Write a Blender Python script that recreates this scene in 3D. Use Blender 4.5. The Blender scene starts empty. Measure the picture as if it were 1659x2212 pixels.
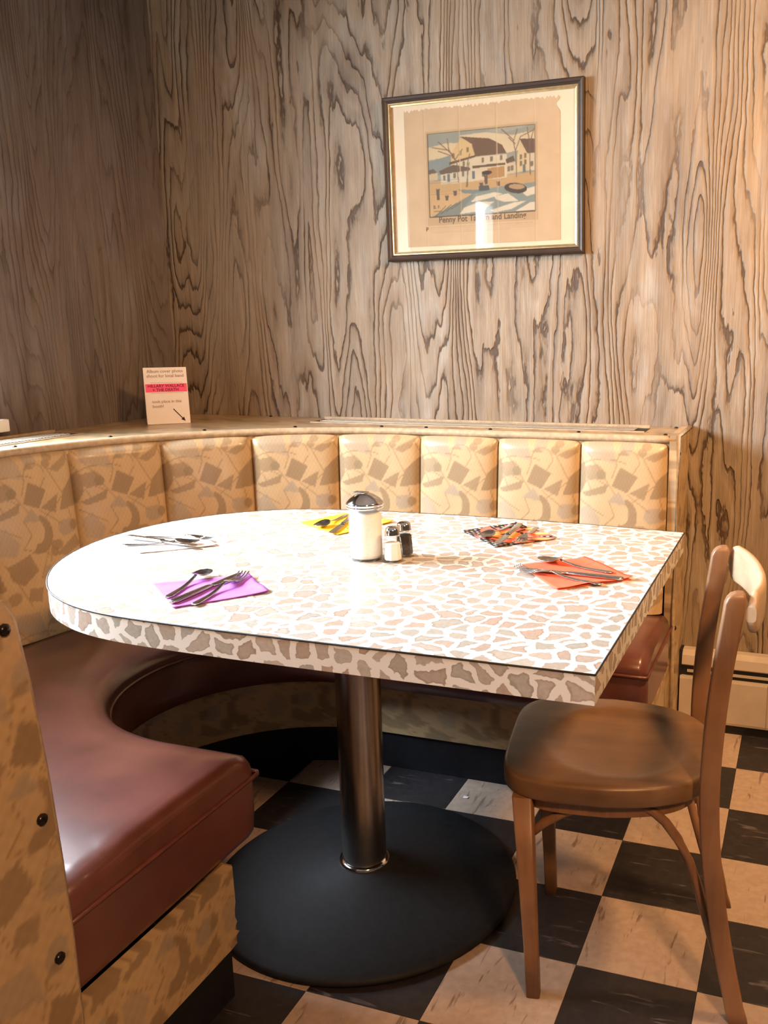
import bpy, bmesh, math, random
import numpy as np
from mathutils import Vector, Matrix

random.seed(7)
rng = np.random.default_rng(7)
scene = bpy.context.scene
col = scene.collection

# ------------------------------------------------------------------ camera
YAW, PITCH, ROLL, HCAM, FPX = -0.33425, 0.20638, -0.007195, 1.19943, 1961.146
cp, sp, cyw, syw = math.cos(PITCH), math.sin(PITCH), math.cos(YAW), math.sin(YAW)
fwd = Vector((syw * cp, cyw * cp, -sp))
right0 = Vector((cyw, -syw, 0))
up0 = right0.cross(fwd)
right = right0 * math.cos(ROLL) + up0 * math.sin(ROLL)
up = up0 * math.cos(ROLL) - right0 * math.sin(ROLL)
cam_data = bpy.data.cameras.new('camera')
cam = bpy.data.objects.new('camera', cam_data)
col.objects.link(cam)
cam_data.sensor_fit = 'VERTICAL'
cam_data.sensor_height = 36.0
cam_data.lens = FPX * 36.0 / 2212
cam_data.shift_x = -235.6 / 2212
cam_data.shift_y = 14.2 / 2212
cam_data.clip_start = 0.02
m = Matrix.Identity(4)
for i in range(3):
    m[i][0], m[i][1], m[i][2] = right[i], up[i], -fwd[i]
m.translation = (0, 0, HCAM)
cam.matrix_world = m
scene.camera = cam

# ------------------------------------------------------------------ world and lights
world = bpy.data.worlds.new('world')
scene.world = world
world.use_nodes = True
bg = world.node_tree.nodes['Background']
bg.inputs[0].default_value = (1.0, 0.78, 0.62, 1)
bg.inputs[1].default_value = 0.07

def area(name, loc, target, sx, sy, energy, color):
    d = bpy.data.lights.new(name, 'AREA')
    d.shape = 'RECTANGLE'; d.size = sx; d.size_y = sy
    d.energy = energy; d.color = color
    o = bpy.data.objects.new(name, d); col.objects.link(o)
    o.location = loc
    o.rotation_euler = (Vector(target) - Vector(loc)).to_track_quat('-Z', 'Y').to_euler()
    return o

def lamp(name, loc, target, radius, energy, color, cone):
    """shaded incandescent lamp: light leaves the shade in a soft cone"""
    d = bpy.data.lights.new(name, 'SPOT')
    d.shadow_soft_size = radius; d.energy = energy; d.color = color
    d.spot_size = math.radians(cone); d.spot_blend = 1.0
    o = bpy.data.objects.new(name, d); col.objects.link(o); o.location = loc
    o.rotation_euler = (Vector(target) - Vector(loc)).to_track_quat('-Z', 'Y').to_euler()
    return o

# daylight at the two windows of the left wall
area('daylight_window_one', (-2.78, 1.15, 1.92), (-0.6, 1.30, 0.75), 1.50, 1.10, 560, (0.80, 0.90, 1.0))
area('daylight_window_two', (-2.23, -0.66, 1.52), (0, -0.66, 1.35), 0.40, 1.02, 32, (0.84, 0.92, 1.0))
# warm shaded lamps of the dining room, right of the booth and behind the camera
lamp('shaded_lamp_glow', (0.75, 1.55, 2.35), (0.0, 2.5, 1.2), 0.12, 225, (1.0, 0.54, 0.22), 104)
lamp('shaded_lamp_glow_rear', (0.95, -0.55, 2.35), (-0.5, 1.0, 0.3), 0.12, 205, (1.0, 0.50, 0.20), 100)

scene.view_settings.view_transform = 'Standard'
scene.view_settings.look = 'None'
scene.view_settings.exposure = 0.22
scene.view_settings.gamma = 1.0
scene.view_settings.use_curve_mapping = False

# ------------------------------------------------------------------ measures
YW, XC, LZ = 2.679, -2.104, 0.9125       # back wall, left wall, ledge height
ZT = 0.737                               # table top
WT = 0.40
ZC = 2.62                                # ceiling

# ------------------------------------------------------------------ helpers
def link(o, parent=None):
    col.objects.link(o)
    if parent is not None:
        o.parent = parent
    return o

def tag(o, label=None, cat=None, group=None, kind=None):
    if label: o['label'] = label
    if cat: o['category'] = cat
    if group: o['group'] = group
    if kind: o['kind'] = kind
    return o

def empty(name, loc=(0, 0, 0), rz=0.0):
    o = bpy.data.objects.new(name, None)
    o.empty_display_size = 0.05
    col.objects.link(o)
    o.location = loc; o.rotation_euler = (0, 0, rz)
    return o

def mesh_data(name, verts, faces, mat=None, smooth=False, colors=None, uvs=None):
    me = bpy.data.meshes.new(name)
    me.from_pydata([tuple(map(float, v)) for v in verts], [], [tuple(map(int, f)) for f in faces])
    if smooth:
        me.polygons.foreach_set('use_smooth', [True] * len(me.polygons))
    if colors is not None:
        a = me.color_attributes.new('Col', 'FLOAT_COLOR', 'POINT')
        c = np.ones((len(verts), 4), dtype=np.float32); c[:, :3] = colors
        a.data.foreach_set('color', c.ravel())
    if uvs is not None:
        uv = me.uv_layers.new(name='UVMap')
        li = np.empty(len(me.loops), dtype=np.int32)
        me.loops.foreach_get('vertex_index', li)
        uv.data.foreach_set('uv', np.asarray(uvs, dtype=np.float32)[li].ravel())
    if mat is not None:
        me.materials.append(mat)
    me.update()
    return me

def mobj(name, verts, faces, mat, parent=None, smooth=False, colors=None, uvs=None):
    return link(bpy.data.objects.new(name, mesh_data(name, verts, faces, mat, smooth, colors, uvs)), parent)

def from_bm(name, bm, mat, parent=None, smooth=False):
    bmesh.ops.recalc_face_normals(bm, faces=bm.faces[:])
    me = bpy.data.meshes.new(name)
    bm.to_mesh(me); bm.free()
    if smooth:
        me.polygons.foreach_set('use_smooth', [True] * len(me.polygons))
    if mat is not None:
        me.materials.append(mat)
    return link(bpy.data.objects.new(name, me), parent)

def bm_box(bm, x0, x1, y0, y1, z0, z1):
    vs = [bm.verts.new(p) for p in [(x0, y0, z0), (x1, y0, z0), (x1, y1, z0), (x0, y1, z0),
                                    (x0, y0, z1), (x1, y0, z1), (x1, y1, z1), (x0, y1, z1)]]
    for f in [(0, 3, 2, 1), (4, 5, 6, 7), (0, 1, 5, 4), (1, 2, 6, 5), (2, 3, 7, 6), (3, 0, 4, 7)]:
        bm.faces.new([vs[i] for i in f])

def box(name, x0, x1, y0, y1, z0, z1, mat, parent=None, bevel=0.0, seg=2):
    bm = bmesh.new(); bm_box(bm, x0, x1, y0, y1, z0, z1)
    if bevel:
        bmesh.ops.bevel(bm, geom=bm.edges[:], offset=bevel, segments=seg, affect='EDGES', profile=0.6)
    return from_bm(name, bm, mat, parent, smooth=False)

def grid_faces(nu, nv, flip=False):
    i, j = np.meshgrid(np.arange(nu - 1), np.arange(nv - 1), indexing='ij')
    a = (i * nv + j).ravel(); b = a + nv; c = b + 1; d = a + 1
    return np.stack([a, d, c, b] if flip else [a, b, c, d], 1)

def grid_obj(name, P, mat, parent=None, colors=None, flip=False, smooth=True, uvs=None):
    nu, nv = P.shape[:2]
    return mobj(name, P.reshape(-1, 3), grid_faces(nu, nv, flip), mat, parent, smooth,
                None if colors is None else colors.reshape(-1, 3), None if uvs is None else uvs.reshape(-1, 2))

def ring_sweep(name, rings, mat, parent=None, smooth=True, caps=True, uvs=None):
    """rings: array n_rings x n_pts x 3, each ring closed"""
    rings = np.asarray(rings, float); n, k = rings.shape[:2]
    faces = []
    for i in range(n - 1):
        for j in range(k):
            j2 = (j + 1) % k
            faces.append((i * k + j, i * k + j2, (i + 1) * k + j2, (i + 1) * k + j))
    if caps:
        faces.append(tuple(range(k - 1, -1, -1)))
        faces.append(tuple((n - 1) * k + j for j in range(k)))
    o = mobj(name, rings.reshape(-1, 3), faces, mat, parent, smooth)
    me = o.data
    bm = bmesh.new(); bm.from_mesh(me)
    bmesh.ops.recalc_face_normals(bm, faces=bm.faces[:]); bm.to_mesh(me); bm.free()
    if caps and smooth:
        me.polygons[len(me.polygons) - 1].use_smooth = False
        me.polygons[len(me.polygons) - 2].use_smooth = False
    return o

def tube(name, pts, rad, mat, parent=None, k=8, rads=None, flat=1.0):
    pts = np.asarray(pts, float); n = len(pts); rings = []
    for i in range(n):
        t = pts[min(i + 1, n - 1)] - pts[max(i - 1, 0)]; t /= np.linalg.norm(t)
        ref = np.array([0, 0, 1.0]) if abs(t[2]) < .9 else np.array([0, 1.0, 0])
        u = np.cross(t, ref); u /= np.linalg.norm(u); v = np.cross(u, t)
        r = rad if rads is None else rads[i]
        a = np.linspace(0, 2 * np.pi, k, endpoint=False)
        rings.append(pts[i] + r * (np.cos(a)[:, None] * u + flat * np.sin(a)[:, None] * v))
    return ring_sweep(name, rings, mat, parent)

def lathe(name, prof, mat, parent=None, n=40, loc=(0, 0, 0), smooth=True, caps=True):
    a = np.linspace(0, 2 * np.pi, n, endpoint=False)
    rings = [[(loc[0] + r * math.cos(t), loc[1] + r * math.sin(t), loc[2] + z) for t in a] for r, z in prof]
    return ring_sweep(name, rings, mat, parent, smooth, caps)

def prism(name, poly, axis, a0, a1, mat, parent=None, bevel=0.0):
    """extrude a 2D polygon; axis 'x': poly=(y,z); 'z': poly=(x,y); 'y': poly=(x,z)"""
    def P(p, a):
        return {'x': (a, p[0], p[1]), 'y': (p[0], a, p[1]), 'z': (p[0], p[1], a)}[axis]
    bm = bmesh.new()
    v0 = [bm.verts.new(P(p, a0)) for p in poly]; v1 = [bm.verts.new(P(p, a1)) for p in poly]
    bm.faces.new(v0); bm.faces.new(v1[::-1]); n = len(poly)
    for i in range(n):
        bm.faces.new((v0[i], v1[i], v1[(i + 1) % n], v0[(i + 1) % n]))
    if bevel:
        es = [e for e in bm.edges if (e.verts[0] in v0 and e.verts[1] in v0) or (e.verts[0] in v1 and e.verts[1] in v1)]
        bmesh.ops.bevel(bm, geom=es, offset=bevel, segments=3, affect='EDGES', profile=0.5)
    return from_bm(name, bm, mat, parent)

def copy_obj(o, parent=None):
    c = o.copy(); col.objects.link(c); c.parent = parent
    return c

# ------------------------------------------------------------------ materials
def new_mat(name):
    mt = bpy.data.materials.new(name); mt.use_nodes = True
    nt = mt.node_tree
    return mt, nt, nt.nodes['Principled BSDF']

def nd(nt, typ, **kw):
    n = nt.nodes.new(typ)
    for k, v in kw.items():
        setattr(n, k, v)
    return n

def mathn(nt, op, a, b=None, c=None):
    n = nt.nodes.new('ShaderNodeMath'); n.operation = op
    for i, v in enumerate((a, b, c)):
        if v is None: continue
        if isinstance(v, (int, float)): n.inputs[i].default_value = v
        else: nt.links.new(v, n.inputs[i])
    return n.outputs[0]

def ramp(nt, fac, stops, interp='LINEAR'):
    r = nt.nodes.new('ShaderNodeValToRGB'); r.color_ramp.interpolation = interp
    cr = r.color_ramp
    while len(cr.elements) < len(stops): cr.elements.new(0.5)
    for e, (p, c) in zip(cr.elements, stops):
        e.position = p; e.color = (c[0], c[1], c[2], 1) if len(c) == 3 else c
    nt.links.new(fac, r.inputs[0])
    return r.outputs[0]

def mixc(nt, fac, a, b, mode='MIX'):
    n = nt.nodes.new('ShaderNodeMix'); n.data_type = 'RGBA'; n.blend_type = mode
    for k, v in (('Factor', fac), ('A', a), ('B', b)):
        s = [i for i in n.inputs if i.name == k and (i.type == ('VALUE' if k == 'Factor' else 'RGBA'))][0]
        if isinstance(v, (int, float)): s.default_value = v
        elif isinstance(v, tuple): s.default_value = (v[0], v[1], v[2], 1)
        else: nt.links.new(v, s)
    return [o for o in n.outputs if o.type == 'RGBA'][0]

def noise(nt, vec, scale, detail=3.0, rough=0.55, dist=0.0):
    n = nt.nodes.new('ShaderNodeTexNoise')
    n.inputs['Scale'].default_value = scale; n.inputs['Detail'].default_value = detail
    n.inputs['Roughness'].default_value = rough; n.inputs['Distortion'].default_value = dist
    if vec is not None: nt.links.new(vec, n.inputs['Vector'])
    return n.outputs['Fac']

def mapping(nt, vec, scale=(1, 1, 1), loc=(0, 0, 0), rot=(0, 0, 0)):
    n = nt.nodes.new('ShaderNodeMapping')
    n.inputs['Scale'].default_value = scale; n.inputs['Location'].default_value = loc; n.inputs['Rotation'].default_value = rot
    nt.links.new(vec, n.inputs['Vector'])
    return n.outputs[0]

def bump(nt, h, strength, dist, b):
    n = nt.nodes.new('ShaderNodeBump'); n.inputs['Strength'].default_value = strength; n.inputs['Distance'].default_value = dist
    nt.links.new(h, n.inputs['Height']); nt.links.new(n.outputs[0], b.inputs['Normal'])
    return n

def simple(name, color, rough=0.5, metal=0.0, coat=0.0, noise_amt=0.0, noise_scale=40, bump_s=0.0, spec=0.5):
    mt, nt, b = new_mat(name)
    b.inputs['Roughness'].default_value = rough; b.inputs['Metallic'].default_value = metal
    b.inputs['Coat Weight'].default_value = coat; b.inputs['Coat Roughness'].default_value = 0.12
    b.inputs['Specular IOR Level'].default_value = spec
    tc = nd(nt, 'ShaderNodeTexCoord')
    f = noise(nt, tc.outputs['Object'], noise_scale, 4)
    lo = tuple(max(0, c * (1 - noise_amt)) for c in color); hi = tuple(min(1, c * (1 + noise_amt)) for c in color)
    nt.links.new(ramp(nt, f, [(0.3, lo), (0.7, hi)]), b.inputs['Base Color'])
    if bump_s: bump(nt, f, bump_s, 0.002, b)
    return mt

def plywood(name, axis, seed, contrast=1.0, tint=(1, 1, 1)):
    """weathered rotary-cut fir plywood: contour lines of a vertically stretched noise"""
    mt, nt, b = new_mat(name)
    g = nd(nt, 'ShaderNodeNewGeometry')
    sepn = nd(nt, 'ShaderNodeSeparateXYZ'); nt.links.new(g.outputs['Position'], sepn.inputs[0])
    h = sepn.outputs[axis]; z = sepn.outputs[2]
    def vec(hs, zs, off=0.0):
        c = nd(nt, 'ShaderNodeCombineXYZ')
        nt.links.new(mathn(nt, 'MULTIPLY', h, hs), c.inputs[0])
        nt.links.new(mathn(nt, 'MULTIPLY', z, zs), c.inputs[1])
        c.inputs[2].default_value = seed + off
        return c.outputs[0]
    n1 = noise(nt, vec(4.4, 0.55), 1.0, 2.0, 0.42, 0.12)
    n2 = noise(nt, vec(17.0, 2.3, 3.1), 1.0, 2.0, 0.5, 0.3)
    n3 = noise(nt, vec(70.0, 22.0, 5.1), 1.0, 2.0, 0.5, 0.0)
    f = mathn(nt, 'ADD', mathn(nt, 'MULTIPLY', n1, 30.0), mathn(nt, 'MULTIPLY', n2, 2.3))
    f = mathn(nt, 'ADD', f, mathn(nt, 'MULTIPLY', n3, 0.55))
    f = mathn(nt, 'ADD', f, mathn(nt, 'MULTIPLY', h, 14.0))
    fr = mathn(nt, 'FRACT', f)
    fib = noise(nt, vec(260.0, 9.0, 7.0), 1.0, 3.0, 0.6)
    tone = noise(nt, vec(5.0, 1.6, 11.0), 1.0, 4.0, 0.62, 0.6)
    streak = noise(nt, vec(34.0, 2.2, 15.0), 1.0, 3.0, 0.6, 0.5)
    base = ramp(nt, tone, [(0.30, (0.270, 0.190, 0.135)), (0.45, (0.390, 0.310, 0.245)), (0.56, (0.405, 0.300, 0.215)), (0.66, (0.46, 0.385, 0.325)), (0.8, (0.50, 0.44, 0.39))])
    base = mixc(nt, 0.55, base, ramp(nt, streak, [(0.3, (0.58, 0.52, 0.47)), (0.7, (1.12, 1.12, 1.12))]), 'MULTIPLY')
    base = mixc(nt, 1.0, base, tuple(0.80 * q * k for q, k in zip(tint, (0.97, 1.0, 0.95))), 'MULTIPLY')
    dk = lambda v: tuple(1 - (1 - x) * contrast for x in v)
    grain = ramp(nt, fr, [(0.0, dk((0.30, 0.25, 0.21))), (0.10, dk((0.28, 0.23, 0.19))), (0.155, dk((0.95, 0.95, 0.95))), (0.55, (1.0, 1.0, 1.0)), (0.88, dk((0.80, 0.77, 0.73))), (1.0, dk((0.55, 0.50, 0.45)))])
    # lines fade in and out along the sheet
    lf = ramp(nt, noise(nt, vec(7.0, 2.2, 21.0), 1.0, 2.0, 0.5), [(0.36, (0.22,) * 3), (0.55, (1.0,) * 3)])
    c = mixc(nt, lf, base, mixc(nt, 1.0, base, grain, 'MULTIPLY'))
    c = mixc(nt, 0.40, c, ramp(nt, fib, [(0.3, (0.62, 0.60, 0.57)), (0.7, (1.2, 1.2, 1.2))]), 'MULTIPLY')
    nt.links.new(c, b.inputs['Base Color'])
    b.inputs['Roughness'].default_value = 0.6
    b.inputs['Specular IOR Level'].default_value = 0.4
    hh = ramp(nt, fr, [(0.0, (0.25,) * 3), (0.09, (0.0,) * 3), (0.16, (0.85,) * 3), (0.5, (1.0,) * 3), (0.9, (0.7,) * 3), (1.0, (0.25,) * 3)])
    hsum = mathn(nt, 'ADD', mathn(nt, 'MULTIPLY', hh, lf), mathn(nt, 'MULTIPLY', fib, 0.35))
    bump(nt, hsum, 0.8 * contrast, 0.005, b)
    return mt

def attr_mat(name, rough=0.5, coat=0.0, bump_scale=0, bump_s=0.2, sheen=0.0, spec=0.5):
    mt, nt, b = new_mat(name)
    a = nd(nt, 'ShaderNodeAttribute', attribute_name='Col')
    tc = nd(nt, 'ShaderNodeTexCoord')
    f = noise(nt, tc.outputs['Object'], 18, 3)
    nt.links.new(mixc(nt, 0.25, a.outputs['Color'], ramp(nt, f, [(0.3, (0.75, 0.72, 0.7)), (0.7, (1.1, 1.1, 1.1))]), 'MULTIPLY'), b.inputs['Base Color'])
    b.inputs['Roughness'].default_value = rough; b.inputs['Coat Weight'].default_value = coat
    b.inputs['Specular IOR Level'].default_value = spec
    if bump_scale:
        bump(nt, noise(nt, tc.outputs['Object'], bump_scale, 2), bump_s, 0.001, b)
    return mt

def laminate():
    mt, nt, b = new_mat('pebble_laminate')
    uv = nd(nt, 'ShaderNodeUVMap', uv_map='UVMap')
    wn = nd(nt, 'ShaderNodeTexNoise'); wn.inputs['Scale'].default_value = 55; wn.inputs['Detail'].default_value = 2
    nt.links.new(uv.outputs[0], wn.inputs['Vector'])
    sub = nd(nt, 'ShaderNodeVectorMath', operation='SUBTRACT'); nt.links.new(wn.outputs['Color'], sub.inputs[0]); sub.inputs[1].default_value = (.5, .5, .5)
    scl = nd(nt, 'ShaderNodeVectorMath', operation='SCALE'); nt.links.new(sub.outputs[0], scl.inputs[0]); scl.inputs['Scale'].default_value = 0.018
    add = nd(nt, 'ShaderNodeVectorMath', operation='ADD'); nt.links.new(uv.outputs[0], add.inputs[0]); nt.links.new(scl.outputs[0], add.inputs[1])
    v1 = nd(nt, 'ShaderNodeTexVoronoi', feature='DISTANCE_TO_EDGE', voronoi_dimensions='2D'); v2 = nd(nt, 'ShaderNodeTexVoronoi', feature='F1', voronoi_dimensions='2D')
    for v in (v1, v2):
        v.inputs['Scale'].default_value = 27.0; v.inputs['Randomness'].default_value = 1.0
        nt.links.new(add.outputs[0], v.inputs['Vector'])
    sepc = nd(nt, 'ShaderNodeSeparateColor'); nt.links.new(v2.outputs['Color'], sepc.inputs[0])
    stone = ramp(nt, sepc.outputs[0], [(0.0, (0.40, 0.315, 0.255)), (0.25, (0.45, 0.405, 0.345)), (0.5, (0.42, 0.315, 0.25)), (0.75, (0.375, 0.36, 0.31)), (1.0, (0.48, 0.395, 0.33))])
    mott = noise(nt, uv.outputs[0], 130, 4, 0.65)
    stone = mixc(nt, 0.5, stone, ramp(nt, mott, [(0.3, (0.76, 0.73, 0.69)), (0.7, (1.15, 1.15, 1.15))]), 'MULTIPLY')
    rim = ramp(nt, v1.outputs['Distance'], [(0.15, (0.82, 0.80, 0.77)), (0.22, (1, 1, 1))])
    stone = mixc(nt, 1.0, stone, rim, 'MULTIPLY')
    wid = mathn(nt, 'ADD', v1.outputs['Distance'], mathn(nt, 'MULTIPLY', mathn(nt, 'SUBTRACT', sepc.outputs[1], 0.5), 0.13))
    mask = ramp(nt, wid, [(0.140, (0, 0, 0)), (0.162, (1, 1, 1))])
    c = mixc(nt, mask, (0.74, 0.705, 0.65), stone)
    nt.links.new(c, b.inputs['Base Color'])
    b.inputs['Roughness'].default_value = 0.22
    b.inputs['Specular IOR Level'].default_value = 0.6
    return mt

def tile_mat(name, base, dark, streak, amt, rot):
    mt, nt, b = new_mat(name)
    tc = nd(nt, 'ShaderNodeTexCoord'); oi = nd(nt, 'ShaderNodeObjectInfo')
    addv = nd(nt, 'ShaderNodeVectorMath', operation='ADD'); nt.links.new(tc.outputs['Object'], addv.inputs[0])
    cx = nd(nt, 'ShaderNodeCombineXYZ'); nt.links.new(mathn(nt, 'MULTIPLY', oi.outputs['Random'], 37.0), cx.inputs[2]); nt.links.new(cx.outputs[0], addv.inputs[1])
    sc = (58, 9, 1) if rot == 0 else (9, 58, 1)
    mp = mapping(nt, addv.outputs[0], sc)
    s = noise(nt, mp, 1.0, 3, 0.6, 0.6)
    fine = noise(nt, addv.outputs[0], 60, 3)
    c = mixc(nt, 1.0, ramp(nt, fine, [(0.3, dark), (0.7, base)]), (1, 1, 1), 'MULTIPLY')
    c = mixc(nt, ramp(nt, s, [(amt, (0, 0, 0)), (amt + 0.08, (0.85, 0.85, 0.85))]), c, streak)
    nt.links.new(c, b.inputs['Base Color'])
    b.inputs['Roughness'].default_value = 0.48
    bump(nt, fine, 0.08, 0.001, b)
    return mt

def wood(name, c1, c2, axis=2, rough=0.42, scale=1.0):
    mt, nt, b = new_mat(name)
    tc = nd(nt, 'ShaderNodeTexCoord')
    sc = [38.0 * scale] * 3; sc[axis] = 3.0 * scale
    f = noise(nt, mapping(nt, tc.outputs['Object'], tuple(sc)), 1.0, 4, 0.6, 0.8)
    g = noise(nt, tc.outputs['Object'], 7, 3)
    c = mixc(nt, 0.5, ramp(nt, f, [(0.3, c1), (0.7, c2)]), ramp(nt, g, [(0.3, tuple(x * .8 for x in c1)), (0.7, tuple(min(1, x * 1.15) for x in c2))]))
    nt.links.new(c, b.inputs['Base Color'])
    b.inputs['Roughness'].default_value = rough
    bump(nt, f, 0.08, 0.001, b)
    return mt

def thin_glass(name, tint=(1, 1, 1), rough=0.02):
    mt = bpy.data.materials.new(name); mt.use_nodes = True
    nt = mt.node_tree; nt.nodes.clear()
    out = nd(nt, 'ShaderNodeOutputMaterial'); t = nd(nt, 'ShaderNodeBsdfTransparent'); gl = nd(nt, 'ShaderNodeBsdfGlossy')
    fr = nd(nt, 'ShaderNodeFresnel'); mx = nd(nt, 'ShaderNodeMixShader')
    t.inputs[0].default_value = (*tint, 1); gl.inputs['Roughness'].default_value = rough; g = nd(nt, 'ShaderNodeNewGeometry')
    nt.links.new(mathn(nt, 'MULTIPLY_ADD', g.outputs['Backfacing'], 1 / 1.5 - 1.5, 1.5), fr.inputs['IOR'])
    nt.links.new(fr.outputs[0], mx.inputs[0]); nt.links.new(t.outputs[0], mx.inputs[1]); nt.links.new(gl.outputs[0], mx.inputs[2])
    nt.links.new(mx.outputs[0], out.inputs[0])
    return mt

M = {}
M['ply_back'] = plywood('plywood_weathered', 0, 2.3)
M['ply_left'] = plywood('plywood_weathered_shaded', 1, 9.1, 0.55, (0.60, 0.65, 0.84))  # same plywood, with the left wall's cool shade put into the tint
M['fabric'] = attr_mat('printed_vinyl', 0.33, 0.12, 900, 0.10)
M['vinyl'] = simple('oxblood_vinyl', (0.125, 0.042, 0.032), 0.30, 0, 0.25, 0.22, 9, 0.05)
M['welt'] = simple('tan_welt', (0.42, 0.31, 0.19), 0.5, 0, 0, 0.2, 60)
M['dark_welt'] = simple('oxblood_welt', (0.13, 0.040, 0.030), 0.35, 0, 0.2, 0.2, 60)
M['kick'] = simple('black_kick', (0.010, 0.010, 0.013), 0.7, 0, 0, 0.3, 25, 0, 0.2)
M['laminate'] = laminate()
M['under'] = simple('raw_underside', (0.05, 0.04, 0.035), 0.8, 0, 0, 0.2, 20)
M['seam'] = simple('black_seam', (0.02, 0.017, 0.015), 0.5)
M['steel'] = simple('brushed_steel', (0.40, 0.37, 0.35), 0.26, 1.0, 0, 0.06, 30)
M['chrome'] = simple('chrome', (0.72, 0.71, 0.70), 0.10, 1.0, 0, 0.04, 30)
M['flatware'] = simple('flatware_steel', (0.50, 0.48, 0.47), 0.22, 1.0, 0, 0.15, 90)
M['iron'] = simple('black_iron', (0.006, 0.0065, 0.008), 0.66, 0, 0, 0.4, 60, 0.15, 0.3)
M['chairwood'] = wood('worn_brown_wood', (0.150, 0.072, 0.036), (0.300, 0.160, 0.082), 2, 0.38)
M['railwood'] = wood('worn_wood_lit', (0.36, 0.24, 0.14), (0.55, 0.40, 0.25), 1, 0.40)  # paler copy of the chair wood: light on the rail put into the colour
M['seatwood'] = wood('worn_seat_wood', (0.115, 0.060, 0.030), (0.225, 0.130, 0.068), 0, 0.36, 0.7)
M['tile_light'] = tile_mat('cream_marbled_tile', (0.47, 0.36, 0.285), (0.39, 0.295, 0.23), (0.16, 0.11, 0.085), 0.61, 0)
M['tile_dark'] = tile_mat('black_marbled_tile', (0.026, 0.022, 0.024), (0.014, 0.012, 0.014), (0.12, 0.105, 0.105), 0.62, 1)
M['grout'] = simple('floor_bed', (0.03, 0.025, 0.022), 0.8)
M['heater'] = simple('cream_enamel', (0.46, 0.40, 0.33), 0.45, 0, 0, 0.08, 15)
M['black'] = simple('black_gap', (0.008, 0.008, 0.009), 0.6)
M['bolt'] = simple('blackened_bolt', (0.035, 0.028, 0.024), 0.25, 0.8)
M['grille'] = simple('perforated_metal', (0.46, 0.40, 0.31), 0.4, 0.5, 0, 0.1, 40)
M['frame'] = wood('dark_frame_wood', (0.018, 0.010, 0.006), (0.045, 0.023, 0.013), 0, 0.5)
M['gold'] = simple('gold_lip', (0.66, 0.50, 0.26), 0.28, 0.9, 0, 0.15, 60)
M['mat'] = simple('cream_mat_board', (0.62, 0.52, 0.37), 0.8, 0, 0, 0.05, 8)
M['print'] = attr_mat('aged_print', 0.85, 0, 0)
M['ink'] = simple('sepia_ink', (0.12, 0.085, 0.05), 0.8)
M['glass'] = thin_glass('picture_glass')
M['winglass'] = thin_glass('window_glass')
M['jar'] = thin_glass('jar_glass', (0.97, 0.98, 0.97))
M['sugar'] = simple('white_sugar', (0.86, 0.84, 0.80), 0.9, 0, 0, 0.05, 300, 0.3)
M['salt'] = simple('white_salt', (0.85, 0.83, 0.79), 0.9, 0, 0, 0.06, 500, 0.3)
M['pepper'] = simple('black_pepper', (0.035, 0.028, 0.022), 0.9, 0, 0, 0.7, 600, 0.3)
M['paper'] = simple('white_card', (0.80, 0.74, 0.68), 0.8, 0, 0, 0.03, 10)
M['pink'] = simple('pink_highlighter', (0.85, 0.10, 0.22), 0.8)
M['greyink'] = simple('faded_ink', (0.36, 0.27, 0.23), 0.8)
M['blackink'] = simple('black_ink', (0.03, 0.02, 0.02), 0.8)
M['redink'] = simple('dark_red_ink', (0.16, 0.01, 0.03), 0.8)
M['trimwhite'] = simple('white_trim_paint', (0.72, 0.69, 0.66), 0.5, 0, 0, 0.05, 12)
M['ceil'] = simple('plain_ceiling', (0.55, 0.50, 0.45), 0.9, 0, 0, 0.05, 5)
M['nap_purple'] = simple('purple_paper', (0.40, 0.13, 0.56), 0.85, 0, 0, 0.12, 40)
M['nap_white'] = simple('white_paper', (0.84, 0.82, 0.80), 0.85, 0, 0, 0.03, 40)
M['nap_yellow'] = simple('yellow_paper', (0.90, 0.63, 0.02), 0.85, 0, 0, 0.08, 40)
M['nap_orange'] = simple('orange_paper', (0.78, 0.13, 0.06), 0.85, 0, 0, 0.10, 40)
M['nap_print'] = attr_mat('printed_paper', 0.85)

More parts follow.
